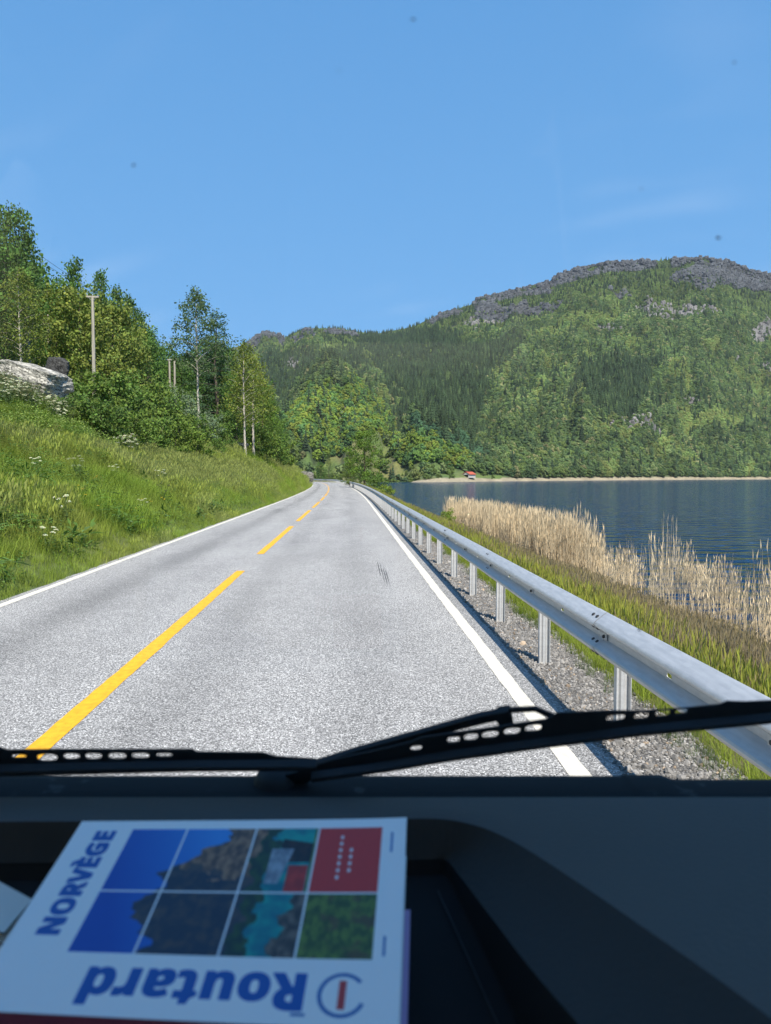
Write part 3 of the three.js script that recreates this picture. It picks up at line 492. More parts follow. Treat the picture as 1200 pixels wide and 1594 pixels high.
{ // right verge: grass, gravel stones, reeds
  const r = rng(91), A = [], B = [], C = [], stones = [], reeds = [[], [], []], yel = [];
  const put = (list, s, w, sx, h, c, sink = 0.02) => list.push({ p: V(off(s) + w, vergeY(s, w) - sink, -s), s: V(sx, h, sx), ry: r() * 6.3, rx: (r() - 0.5) * 0.25, rz: (r() - 0.5) * 0.25, c });
  for (const [s0, s1, n] of [[2.5, 14, 9000], [14, 40, 14000], [40, 110, 10000], [110, 260, 6000]]) for (let k = 0; k < n; k++) {
    const s = lerp(s0, s1, r()), e = 2.24 + 0.14 * N3(s * 0.7, 2), sh = shoreW(s), w = lerp(e, sh + 0.3, r()), t = (w - e) / (sh - e), q = 0.75 + 0.5 * r(), far = 1 + sstep(30, 120, s) * 0.8;
    const brown = sstep(0.05, 0.6, t + 0.35 * fbm(s * 0.2, w * 0.4, 6, 3)) ;
    const c = brown > r() ? blend([[0.28, 0.24, 0.1], [0.33, 0.27, 0.15], [0.2, 0.17, 0.11]], r()) : blend([[0.26, 0.34, 0.03], [0.31, 0.32, 0.06], [0.32, 0.29, 0.1]], t * 2.4 + 0.3 * (r() - 0.5));
    const h = (t < 0.12 ? 0.14 + 0.14 * r() : 0.22 + 0.3 * r()) * far;
    if (t > 0.12 && r() < 0.65) put(B, s, w, h * 0.8, h * 1.15, c.map((x) => x * q)); else put(r() < 0.5 ? A : C, s, w, h, h, c.map((x) => x * q));
  }
  for (let k = 0; k < 700; k++) { const s = lerp(2.5, 40, r()), w = 1.95 + 0.4 * r() * r() + 0.1; const q = 0.8 + 0.4 * r(); if (N3(s * 0.9, 5) < 0.15) continue; put(A, s, 2.35 - 0.25 * r(), 0.12, 0.1 + 0.1 * r(), [0.1 * q, 0.17 * q, 0.02 * q]); }
  for (let k = 0; k < 15000; k++) { const s = 2.6 + 18 * Math.pow(r(), 1.6), w = 1.57 + 0.78 * Math.pow(r(), 0.9), z = (0.006 + 0.013 * r() * r()) * (r() < 0.04 ? 1.9 : 1), v = 0.1 + 0.28 * r() * r() + 0.04, tint = r(); stones.push({ p: V(off(s) + w, vergeY(s, w) + z * 0.3, -s), s: V(z * (0.9 + 0.6 * r()), z * 0.75, z * (0.9 + 0.6 * r())), rx: r() * 6, ry: r() * 6, rz: r() * 6, c: tint < 0.06 ? [v * 1.35, v * 1.05, v * 0.75] : [v * 1.08, v * 1.03, v * 0.96] }); }
  const sg = new THREE.DodecahedronGeometry(1, 0), sp = sg.attributes.position; for (let i = 0; i < sp.count; i++) { const k = 1 + 0.35 * N3(sp.getX(i) * 2, sp.getY(i) * 2, sp.getZ(i) * 2); sp.setXYZ(i, sp.getX(i) * k, sp.getY(i) * k, sp.getZ(i) * k); } sg.computeVertexNormals();
  instanced('gravel_stones', sg, std(1, 1, 1, 0.95), stones, 'loose grey gravel stones beside the asphalt');
  instanced('verge_grass', tuft(11, 22, 1, 0.38, 0.009, 0.5), grassM, A, 'green grass strip behind the guardrail');
  instanced('verge_grass', tuft(12, 20, 1, 0.34, 0.011, 0.8), grassM, C, 'green grass strip behind the guardrail');
  instanced('verge_seeding_grass', tuft(13, 16, 1, 0.4, 0.008, 0.3, 3, 0.8), grassM, B, 'brownish seeding grass on the lakeside slope');
  // reeds: dense stand 30-46 m ahead, ragged sparse stems nearer
  const reedC = () => { const q = 0.75 + 0.5 * r(); return blend([[0.68, 0.52, 0.31], [0.74, 0.61, 0.4], [0.56, 0.45, 0.29]], r()).map((x) => x * q); };
  const putReed = (s, w, h) => { const x = off(s) + w; reeds[Math.floor(r() * 3)].push({ p: V(x, Math.max(vergeY(s, w), LAKE - 0.5) - 0.05, -s), s: V(0.8 + 0.5 * r(), h, 0.8 + 0.5 * r()), ry: r() * 6.3, rx: (r() - 0.5) * 0.1, rz: (r() - 0.5) * 0.1 + 0.03, c: reedC() }); };
  for (let k = 0; k < 1500; k++) { const s = lerp(26, 48, r()), o = 0.1 + 3.0 * r(), edge = table([[26, 2.2], [33, 2.9], [48, 2.6]], s); if (o > edge || o < 0.4 - 0.3 * r()) continue; putReed(s, shoreW(s) - 0.5 + o, (1.6 + 0.6 * r()) * (o > edge - 0.5 ? 0.85 : 1)); }
  for (let k = 0; k < 1500; k++) { const s = lerp(11, 29, r()), o = -0.1 + 6.2 * r(); const d = N3(s * 0.45, o * 0.6, 33); if (d < -0.05 + 0.07 * o - 0.2 * r()) continue; if (r() < 0.74) continue; putReed(s, shoreW(s) + o, 1.0 + 0.8 * r() * r() + (r() < 0.06 ? 0.7 : 0)); }
  const reedTuft = (seed, n) => { const q = rng(seed), m = new MB(); for (let k = 0; k < n; k++) { const a = q() * 6.283, rr = 0.28 * Math.sqrt(q()), x = Math.cos(a) * rr, z = Math.sin(a) * rr, h = 0.55 + 0.45 * q(), lx = (q() - 0.5) * 0.15, lz = (q() - 0.5) * 0.15, g = 0.75 + 0.4 * q(), c = [g, g, g]; m.tube([V(x, 0, z), V(x + lx * 0.35, h * 0.5, z + lz * 0.35), V(x + lx, h, z + lz)], (t) => 0.006 - 0.003 * t, 3, c); for (let j = 0; j < 2; j++) { const y = h * (0.35 + 0.5 * q()), d = q() * 6.283, L = 0.09 + 0.1 * q(), px = x + lx * y, pz = z + lz * y; m.t(m.v(px, y, pz, c), m.v(px + Math.cos(d) * 0.01 + 0.004, y + L * 0.6, pz + Math.sin(d) * 0.01, c), m.v(px + Math.cos(d) * 0.035, y + L * 1.1, pz + Math.sin(d) * 0.035, c)); } if (q() < 0.45) { const d = q() * 6.283; m.q(m.v(x + lx, h - 0.04, z + lz, c), m.v(x + lx + 0.012, h + 0.03, z + lz, c), m.v(x + lx + Math.cos(d) * 0.03, h + 0.12, z + lz + Math.sin(d) * 0.03, c), m.v(x + lx - 0.01, h + 0.03, z + lz + 0.008, c)); } } return m.geo(); };
  reeds.forEach((l, i) => instanced('reeds', reedTuft(40 + i, 15), dryM, l, 'dry straw coloured reeds standing along the lake edge'));
}
// ---------------------------------------------------------------- trees and shrubs near the road
const barkTex = (() => dataTex(128, 512, (i, j) => { const n = fbm(i * 0.03, j * 0.11, 6, 4), m = fbm(i * 0.12, j * 0.02, 2, 3); const band = hash(Math.floor(j / 7), Math.floor(i / 26 + hash(Math.floor(j / 7), 5) * 4), 3) > 0.86 ? 0.25 : 1; const v = clamp((0.78 + 0.2 * m) * band * (n > 0.42 ? 0.3 : 1)); return [v, v * 0.97, v * 0.92]; }, true))();
const birchM = new THREE.MeshStandardMaterial({ map: barkTex, color: col(0.95, 0.93, 0.88), roughness: 0.85 });
const barkM = (() => { const t = dataTex(128, 256, (i, j) => { const v = 0.55 + 0.4 * fbm(i * 0.16, j * 0.02, 6, 4); return [v, v * 0.95, v * 0.88]; }, true); return new THREE.MeshStandardMaterial({ map: t, color: col(0.3, 0.27, 0.23), roughness: 0.95 }); })();
const crownM = new THREE.MeshPhysicalMaterial({ color: 0xffffff, roughness: 0.75, specularIntensity: 0.35, side: THREE.DoubleSide, vertexColors: true, transmission: 0.35, thickness: 0 });
function makeTree(seed, o) { // unit: metres; returns geometries of trunk with limbs, and leaves
  const r = rng(seed), wood = new MB(), leaf = new MB(), H = o.H;
  const bend = V((r() - 0.5) * 0.05 * H, 0, (r() - 0.5) * 0.05 * H), trunks = o.stems || 1, leaves = [];
  const addLeaf = (p, dir, s, tone) => {
    const a = r() * 6.283, e = (r() - 0.5) * 2.2, ux = Math.cos(a) * Math.cos(e), uy = Math.sin(e) - (o.hang || 0), uz = Math.sin(a) * Math.cos(e), b = r() * 6.283;
    const u = V(ux, uy, uz).normalize(), v = u.clone().cross(V(Math.cos(b), 0.6 * Math.sin(b * 3), Math.sin(b))).normalize().multiplyScalar(s * (o.lw || 0.42));
    const g = tone * (0.72 + 0.56 * r()), c = [o.c[0] * g * (0.85 + 0.3 * r()), o.c[1] * g, o.c[2] * g * (0.8 + 0.4 * r())];
    const A = leaf.v(p.x, p.y, p.z, c), B = leaf.v(p.x + u.x * s * 0.5 + v.x, p.y + u.y * s * 0.5 + v.y, p.z + u.z * s * 0.5 + v.z, c), C = leaf.v(p.x + u.x * s, p.y + u.y * s, p.z + u.z * s, c), D = leaf.v(p.x + u.x * s * 0.5 - v.x, p.y + u.y * s * 0.5 - v.y, p.z + u.z * s * 0.5 - v.z, c);
    leaf.t(A, B, C); leaf.t(A, C, D);
  };
  for (let st = 0; st < trunks; st++) {
    const ang = st / trunks * 6.283 + r(), spr = trunks > 1 ? o.splay * (0.5 + r()) : 0, hh = H * (st ? 0.75 + 0.25 * r() : 1);
    const tp = (t) => V(bend.x * Math.sin(t * 2.6) + Math.cos(ang) * spr * hh * t + 0.012 * H * N3(t * 3, seed), hh * t, bend.z * Math.sin(t * 2.2) + Math.sin(ang) * spr * hh * t + 0.012 * H * N3(t * 3, seed + 9));
    wood.tube(range(0, 1, 10).map(tp), (t) => Math.max(0.008, o.r0 * (trunks > 1 && st ? 0.7 : 1) * Math.pow(1 - t * 0.96, 0.8) * (1 + 0.35 * Math.exp(-t * 30))), 7);
    const nb = Math.round(o.nb / trunks);
    for (let k = 0; k < nb; k++) {
      const t = o.base + (0.985 - o.base) * ((k + r() * 0.9) / nb), q = (t - o.base) / (1 - o.base), L = o.R * o.prof(q) * (0.65 + 0.6 * r()) + 0.15, a = k * 2.4 + r() * 0.8, up = lerp(o.up0, o.up1, q) + (r() - 0.5) * 0.35;
      const p0 = tp(t), pts = [p0]; let p = p0.clone(), el = up; const seg = 5;
      for (let i = 1; i <= seg; i++) { const d = V(Math.cos(a + 0.3 * N3(i, k)) * Math.cos(el), Math.sin(el), Math.sin(a + 0.3 * N3(i, k)) * Math.cos(el)); p = p.clone().addScaledVector(d, L / seg); pts.push(p); el -= o.droop; }
      wood.tube(pts, (x) => Math.max(0.005, o.r0 * 0.28 * (1 - t * 0.7) * (1 - 0.85 * x)), 4);
      const cl = Math.max(1, Math.round(o.clumps * (0.4 + 0.6 * L / o.R)));
      for (let c = 0; c < cl; c++) {
        const f = 0.22 + 0.78 * Math.sqrt(r()), x = f * seg, i = Math.min(seg - 1, Math.floor(x)), cp = pts[i].clone().lerp(pts[i + 1], x - i);
        const sp = o.cr * (0.6 + 0.6 * r()), tone = 0.8 + 0.4 * r();
        cp.x += (r() - 0.5) * o.tw; cp.z += (r() - 0.5) * o.tw; cp.y += (r() - 0.5) * o.tw * 0.6 - (o.hang || 0) * 0.25 * r();
        for (let l = 0; l < o.nl; l++) { const gx = (r() + r() + r() - 1.5) * sp, gy = (r() + r() + r() - 1.5) * sp * (o.hang ? 1.35 : 0.75), gz = (r() + r() + r() - 1.5) * sp; addLeaf(V(cp.x + gx, cp.y + gy, cp.z + gz), null, o.ls * (0.65 + 0.7 * r()), tone); }
      }
    }
  }
  const wg = wood.geo(); wg.deleteAttribute('color'); return { H, wood: wg, leaf: leaf.geo(), o };
}
const dome = (q) => Math.sqrt(Math.max(0.03, 1 - (q * 1.35 - 0.42) ** 2)), cone = (q) => Math.pow(1 - q, 0.75) * (0.75 + 0.25 * sstep(0, 0.15, q)) + 0.05, spire = (q) => Math.sin(Math.PI * Math.pow(clamp(q * 0.97 + 0.03), 0.6)) * 0.9 + 0.1;
const P = {
  birch: [0, 1].map((i) => makeTree(100 + i, { H: 12, r0: 0.13, base: 0.3, R: 2.4, nb: 44, prof: spire, up0: 0.75, up1: 0.95, droop: 0.16, clumps: 6, nl: 15, cr: 0.5, tw: 0.8, ls: 0.17, hang: 0.35, c: [0.1, 0.15, 0.03] })),
  tallBirch: makeTree(110, { H: 14, r0: 0.13, base: 0.42, R: 3.3, nb: 50, prof: (q) => (Math.pow(1 - q, 0.9) * 0.85 + 0.14) * (0.75 + 0.5 * Math.abs(Math.sin(q * 7))), up0: 0.7, up1: 0.9, droop: 0.2, clumps: 7, nl: 17, cr: 0.42, tw: 0.7, ls: 0.17, hang: 0.45, c: [0.085, 0.13, 0.04] }),
  broad: [0, 1, 2].map((i) => makeTree(120 + i, { H: 10, r0: 0.17, base: 0.14, R: 3.1, nb: 46, prof: dome, up0: 0.35, up1: 1.0, droop: 0.06, clumps: 8, nl: 17, cr: 0.6, tw: 1.0, ls: 0.2, c: [0.075, 0.15, 0.024] })),
  bright: [0, 1].map((i) => makeTree(130 + i, { H: 8, r0: 0.13, base: 0.06, R: 2.7, nb: 44, prof: dome, up0: 0.3, up1: 1.0, droop: 0.05, clumps: 8, nl: 22, cr: 0.5, tw: 0.9, ls: 0.19, c: [0.14, 0.195, 0.04] })),
  conifer: [0, 1].map((i) => makeTree(140 + i, { H: 12, r0: 0.15, base: 0.08, R: 2.3, nb: 74, prof: cone, up0: -0.1, up1: 0.6, droop: 0.03, clumps: 5, nl: 17, cr: 0.34, tw: 0.35, ls: 0.2, lw: 0.2, c: [0.06, 0.11, 0.04] })),
  aspen: [0, 1].map((i) => makeTree(150 + i, { H: 11, r0: 0.12, base: 0.12, R: 1.9, nb: 46, prof: spire, up0: 0.6, up1: 1.1, droop: 0.05, clumps: 7, nl: 16, cr: 0.48, tw: 0.7, ls: 0.18, c: [0.078, 0.142, 0.026] })),
  shrub: [0, 1, 2].map((i) => makeTree(160 + i, { H: 2.4, r0: 0.035, base: 0.05, R: 1.15, nb: 34, stems: 4, splay: 0.3, prof: dome, up0: 0.5, up1: 1.1, droop: 0.05, clumps: 5, nl: 13, cr: 0.28, tw: 0.4, ls: 0.14, c: [0.1, 0.17, 0.03] })),
  willow: makeTree(170, { H: 2.6, r0: 0.035, base: 0.05, R: 1.2, nb: 36, stems: 5, splay: 0.25, prof: dome, up0: 0.6, up1: 1.1, droop: 0.05, clumps: 5, nl: 14, cr: 0.26, tw: 0.4, ls: 0.15, lw: 0.25, c: [0.15, 0.21, 0.11] }),
};
const protos = new Map();
const variety = new Map(); // a few crown materials so that neighbours differ a little
const crownTone = (k) => { if (!variety.has(k)) { const m = crownM.clone(); m.color.setRGB(...[[1, 1, 1], [1.12, 1.02, 0.9], [0.85, 0.92, 0.92], [1.3, 1.12, 0.8], [0.8, 0.82, 0.82], [1.5, 1.25, 0.9]][k].map((x) => x * 1.32)); variety.set(k, m); } return variety.get(k); };
function plant(name, proto, px, top, depth, opt = {}) {
  const q = at(px, 741, depth), x = q.x, z = q.z, gy = groundAt(x, z), h = opt.h ?? Math.max(0.6, at(px, top, depth).y - gy), k = h / proto.H, wk = (opt.category === 'shrub' ? Math.min(k, 1.05) : k) * (opt.wide || 1);
  const g = root(name, V(x, gy - 0.06, z), opt.label, opt.category || 'tree', opt.group);
  g.rotation.y = opt.turn ?? (px * 0.37 + depth * 1.7) % 6.28; g.scale.set(wk, k, wk);
  mesh('trunk', proto.wood, opt.birch ? birchM : barkM, g); mesh('crown', proto.leaf, crownTone(opt.tone || 0), g);
  return g;
}
// how far away the bank is where it is seen at a given height
function footAt(px, py) { for (let d = 20; d < 140; d += 0.5) { const q = at(px, py, d); if (q.y < groundAt(q.x, q.z)) return d; } return 60; }
// the wooded hillside left of the road; [kind, px, top, depth, tone, wide, label, name]
const L = (o) => o;
plant('broadleaf_tree', P.broad[0], -20, 330, 46, { wide: 0.9, tone: 0, label: 'tall dark leafy tree cut off by the left edge of the photo' });
plant('broadleaf_tree', P.broad[1], 12, 352, 50, { wide: 0.75, tone: 4, label: 'dense dark tree rising highest at the far left' });
plant('aspen_tree', P.aspen[0], 45, 370, 56, { wide: 0.8, tone: 4, label: 'slim dark tree with a pointed top beside the highest one' });
plant('birch_tree', P.birch[0], 37, 425, 45, { birch: true, tone: 3, wide: 1.05, label: 'olive birch with pale thin trunk behind the big boulder' });
plant('birch_tree', P.birch[1], 54, 445, 47, { birch: true, tone: 1, wide: 1.0, label: 'second thin birch right behind the big boulder' });
plant('birch_tree', P.birch[0], 82, 452, 53, { birch: true, tone: 3, wide: 1.1, turn: 2, label: 'olive birch left of the lone power pole' });
plant('broadleaf_tree', P.broad[2], 92, 456, 60, { wide: 0.85, tone: 0, label: 'round leafy tree between the birches and the power pole' });
plant('aspen_tree', P.aspen[1], 122, 408, 66, { wide: 0.75, tone: 2, label: 'slender bluish green tree top standing just left of the power pole' });
plant('aspen_tree', P.aspen[0], 162, 430, 74, { wide: 0.7, tone: 2, turn: 1, label: 'slender tree top just right of the power pole' });
plant('aspen_tree', P.aspen[1], 187, 452, 80, { wide: 0.85, tone: 0, turn: 3, label: 'dark pointed tree, second on the falling treeline right of the pole' });
plant('aspen_tree', P.aspen[0], 203, 468, 78, { wide: 0.85, tone: 4, turn: 5, label: 'dark pointed tree, third on the falling treeline right of the pole' });
plant('aspen_tree', P.aspen[1], 219, 486, 88, { wide: 0.9, tone: 0, turn: 4, label: 'pointed tree near the low end of the falling treeline' });
plant('aspen_tree', P.aspen[0], 240, 520, 96, { wide: 1.0, tone: 2, turn: 2, label: 'last pointed tree at the low end of the falling treeline' });
plant('rowan_tree', P.bright[0], 128, 470, 52, { wide: 1.0, tone: 1, label: 'pale yellow green leafy tree left of the power pole stem' });
plant('rowan_tree', P.bright[1], 176, 492, 56, { wide: 0.95, tone: 1, label: 'pale yellow green leafy tree right of the power pole stem' });
plant('rowan_tree', P.bright[0], 205, 535, 60, { wide: 1.0, tone: 0, turn: 2.2, label: 'light green leafy tree below the falling treeline' });
plant('broadleaf_tree', P.broad[0], 232, 540, 84, { wide: 1.0, tone: 0, turn: 1, label: 'leafy green tree at the right end of the hillside wood' });
plant('broadleaf_tree', P.broad[1], 258, 552, 104, { wide: 1.1, tone: 1, turn: 4, label: 'low leafy tree beside the far twin poles' });
plant('broadleaf_tree', P.broad[2], 284, 562, 100, { wide: 1.0, tone: 4, turn: 5, label: 'dark leafy tree left of the tall white birch' });
plant('tall_birch', P.tallBirch, 311, 455, 70, { birch: true, tone: 2, turn: 0.6, label: 'tallest white trunked birch standing alone against the sky' });
plant('larch_tree', P.conifer[0], 342, 490, 92, { tone: 2, wide: 1.3, label: 'feathery green conifer right behind the tallest birch' });
plant('broadleaf_tree', P.broad[1], 322, 548, 96, { wide: 0.95, tone: 4, turn: 2, label: 'dark leafy tree at the foot of the tallest birch' });
plant('broadleaf_tree', P.broad[0], 352, 556, 98, { wide: 0.9, tone: 4, turn: 3.3, label: 'dark leafy tree between the tallest birch and the twin stem birch' });
plant('birch_tree', P.birch[0], 383, 534, 74, { birch: true, tone: 3, turn: 1.2, wide: 1.0, label: 'twin stem birch with white trunk and olive leaves by the bank edge' });
plant('birch_tree', P.birch[1], 379, 575, 75, { birch: true, tone: 3, turn: 3.1, wide: 0.7, label: 'thinner leaning stem of the birch pair by the bank edge' });
plant('birch_tree', P.birch[1], 394, 552, 80, { birch: true, tone: 5, turn: 4.0, wide: 1.2, label: 'yellowish birch right behind the twin stem birch' });
plant('broadleaf_tree', P.broad[2], 368, 590, 88, { wide: 0.9, tone: 0, turn: 0.4, label: 'leafy tree in shade left of the twin stem birch' });
plant('broadleaf_tree', P.broad[1], 408, 610, 92, { wide: 0.9, tone: 3, turn: 1.4, label: 'low olive tree right of the twin stem birch' });
plant('broadleaf_tree', P.broad[0], 424, 632, 104, { wide: 0.9, tone: 1, turn: 2.4, label: 'small green tree near the right end of the bank' });
plant('conifer_tree', P.conifer[1], 438, 640, 122, { wide: 1.0, tone: 4, turn: 2.4, label: 'dark small conifer at the right end of the bank' });
plant('broadleaf_tree', P.broad[2], 434, 664, 118, { wide: 1.1, tone: 0, turn: 3.4, label: 'last low tree where the bank drops to the road bend' });
// backdrop of the same wood: trees one sees only as gaps filled with green
{
  const r = rng(606), kinds = [P.broad[0], P.broad[1], P.aspen[0], P.broad[2]];
  const line = [[0, 360], [48, 400], [60, 436], [104, 462], [118, 440], [180, 470], [220, 515], [260, 552], [300, 560], [400, 575], [430, 650]];
  for (let k = 0; k < 30; k++) { const px = -40 + k * 15.5 + (r() - 0.5) * 8, d = table([[0, 60], [200, 92], [300, 112], [430, 130]], px) * (0.95 + 0.25 * r()); plant('wood_tree', kinds[k % 4], px, table(line, px) + 8 + 34 * r(), d, { wide: 1.0 + 0.2 * r(), tone: [0, 4, 2, 0, 1][Math.floor(r() * 5)], label: 'leafy tree inside the dense wood on the left hillside', group: 'trees making up the left hillside wood' }); }
}
// shrubs along the top of the bank
{
  const sh = [[118, 600, 44, 1, 0, 1.2], [150, 585, 46, 0, 1, 1.3], [178, 596, 47, 2, 0, 1.3], [205, 610, 50, 1, 4, 1.2], [135, 632, 42, 2, 1, 1.1], [172, 636, 43, 0, 4, 1.2], [232, 604, 56, 0, 1, 1.3], [258, 618, 60, 2, 0, 1.2], [222, 640, 50, 1, 1, 1.2], [246, 652, 54, 0, 0, 1.2], [275, 645, 60, 1, 1, 1.3], [300, 655, 64, 2, 0, 1.2], [328, 660, 68, 0, 1, 1.2], [342, 662, 70, 1, 0, 1.3], [285, 612, 84, 2, 4, 1.3], [352, 650, 78, 1, 4, 1.3], [398, 668, 82, 0, 1, 1.3], [412, 672, 86, 2, 1, 1.3], [428, 684, 92, 1, 0, 1.3], [442, 690, 104, 0, 1, 1.3], [334, 684, 66, 2, 1, 1.1], [310, 690, 60, 0, 3, 1.0]]
    .concat([[112, 622, 668, 1, 4, 1.2], [140, 628, 684, 0, 1, 1.2], [168, 632, 698, 2, 4, 1.2], [198, 645, 702, 1, 1, 1.2], [232, 655, 706, 0, 0, 1.2], [270, 662, 712, 2, 1, 1.2], [306, 672, 716, 1, 1, 1.2], [338, 684, 712, 0, 0, 1.1]].map(([px, top, foot, ...more]) => [px, top, footAt(px, foot), ...more]));
  const where = ['left of', 'just right of', 'well right of'];
  const nth = ['first', 'second', 'third', 'fourth', 'fifth', 'sixth', 'seventh', 'eighth', 'ninth', 'tenth', 'eleventh', 'twelfth', 'thirteenth', 'fourteenth', 'fifteenth', 'sixteenth', 'seventeenth', 'eighteenth', 'nineteenth', 'twentieth', 'twenty-first', 'twenty-second', 'twenty-third', 'twenty-fourth', 'twenty-fifth', 'twenty-sixth', 'twenty-seventh', 'twenty-eighth', 'twenty-ninth', 'thirtieth'], look = ['mid green', 'yellowish green', '', 'olive', 'dark green'];
  sh.sort((a, b) => a[0] - b[0]).forEach(([px, top, d, v, tone, wide], i) => plant('shrub', P.shrub[v], px, top, d, { wide, tone, category: 'shrub', label: look[tone] + ' leafy shrub on the left bank top, ' + nth[i] + ' of the row from the left', group: 'shrubs along the top of the left bank' }));
  plant('willow_shrub', P.willow, 286, 620, 66, { wide: 1.2, category: 'shrub', label: 'silvery green willow shrub left of the tallest birch trunk' });
  plant('willow_shrub', P.willow, 322, 650, 66, { wide: 1.1, turn: 2, category: 'shrub', label: 'silvery shrub at the foot of the tallest birch' });
}
// lakeside trees by the bend
plant('lakeside_tree', P.broad[1], 567, 678, 112, { wide: 1.15, tone: 3, turn: 1, label: 'leafy olive tree beside the guardrail where the road bends' });
plant('lakeside_tree', P.bright[0], 545, 716, 128, { wide: 1.0, tone: 4, turn: 1, label: 'smaller tree left of the olive tree by the guardrail' });
plant('lakeside_conifer', P.conifer[1], 512, 706, 215, { wide: 0.9, tone: 3, turn: 1, label: 'small conifer beyond the road bend' });
plant('lakeside_conifer', P.broad[0], 500, 722, 230, { wide: 1.0, tone: 4, turn: 2, label: 'low dark tree left of the small conifer at the bend' });
plant('lake_shrub', P.shrub[0], 602, 757, 74, { wide: 1.0, tone: 5, category: 'shrub', label: 'bright green bush at the lake edge behind the guardrail' });
plant('lake_shrub', P.shrub[1], 584, 744, 92, { wide: 1.2, tone: 0, category: 'shrub', label: 'dark green bush under the olive tree by the guardrail' });
plant('lake_shrub', P.shrub[2], 696, 798, 34, { wide: 0.8, tone: 5, category: 'shrub', label: 'small yellow green bush at the left end of the reeds' });

// ---------------------------------------------------------------- rocks, poles, houses
const rockTex = dataTex(512, 512, (i, j) => { const n = fbm(i * 0.012, j * 0.05, 4, 5), m = fbm(i * 0.06, j * 0.06, 8, 4), v = 0.62 + 0.22 * n + 0.25 * m - (Math.abs(fbm(i * 0.01, j * 0.03, 12, 3)) < 0.03 ? 0.3 : 0) - (m < -0.45 ? 0.25 : 0); return [v, v, v * 0.97]; }, true);
function boulder(name, size, pos, seed, c, label, turn = 0, tilt = 0, round = 0.45) {
  const g0 = new THREE.BoxGeometry(2, 2, 2, 22, 22, 22), p = g0.attributes.position, uv = g0.attributes.uv;
  for (let i = 0; i < p.count; i++) { let v = V(p.getX(i), p.getY(i), p.getZ(i)); const s = v.clone().normalize().multiplyScalar(1.25); v.lerp(s, round); const st = 0.13 * fbm(v.x * 1.2 + seed, v.y * 1.6, v.z * 1.2, 3) + 0.09 * Math.abs(N3(v.x * 0.8 - v.y * 2.6 + seed, v.z * 1.2, v.y * 3)) + 0.035 * N3(v.x * 6, v.y * 9, v.z * 6 + seed); v.multiplyScalar(1 + st); p.setXYZ(i, v.x * size.x / 2, v.y * size.y / 2, v.z * size.z / 2); uv.setXY(i, (v.x + v.z) * size.x * 0.16, (v.y + 0.35 * v.x) * size.y * 0.22); }
  g0.deleteAttribute('normal'); const g = toCreasedNormals(mergeVertices(g0, 1e-4), 0.5);
  const o = mesh(name, g, new THREE.MeshStandardMaterial({ map: rockTex, color: col(...c), roughness: 0.95 })); o.position.copy(pos); o.rotation.set(0, turn, tilt); return tag(o, label, 'boulder');
}
{
  const gp = (px, d, dy) => { const q = at(px, 741, d); return V(q.x, groundAt(q.x, q.z) + dy, q.z); };
  const lift = (px, py, d) => at(px, py, d);
  boulder('boulder', V(2.9, 1.75, 2.3), lift(54, 599, 39), 3, [0.85, 0.82, 0.76], 'large pale grey boulder on top of the left bank', -0.25, -0.3, 0.3);
  boulder('boulder', V(1.3, 0.8, 1.1), lift(-2, 586, 38.5), 9, [0.85, 0.82, 0.76], 'pale grey stone at the left edge beside the large boulder', 0.3);
  boulder('shade_tinted_rock', V(1.1, 1.5, 0.9), lift(88, 580, 43), 31, [0.14, 0.14, 0.14], 'upright rock behind the large boulder with shade painted into its colour', 0.35, -0.2, 0.35);  // shade under the trees is put into the dark base colour
  boulder('roadside_rock', V(3, 2.2, 2.4), (() => { const s = 150, w = -6.2; return V(off(s) + w, bankY(s, w) + 0.3, -s); })(), 21, [0.5, 0.48, 0.44], 'grey rock at the foot of the bank before the bend', 0.4);
  boulder('stone_slab', V(2.2, 0.4, 1.2), gp(368, 79, 0.35), 27, [0.5, 0.48, 0.44], 'flat grey stone slab left of the twin stem birch', 0.2);
}
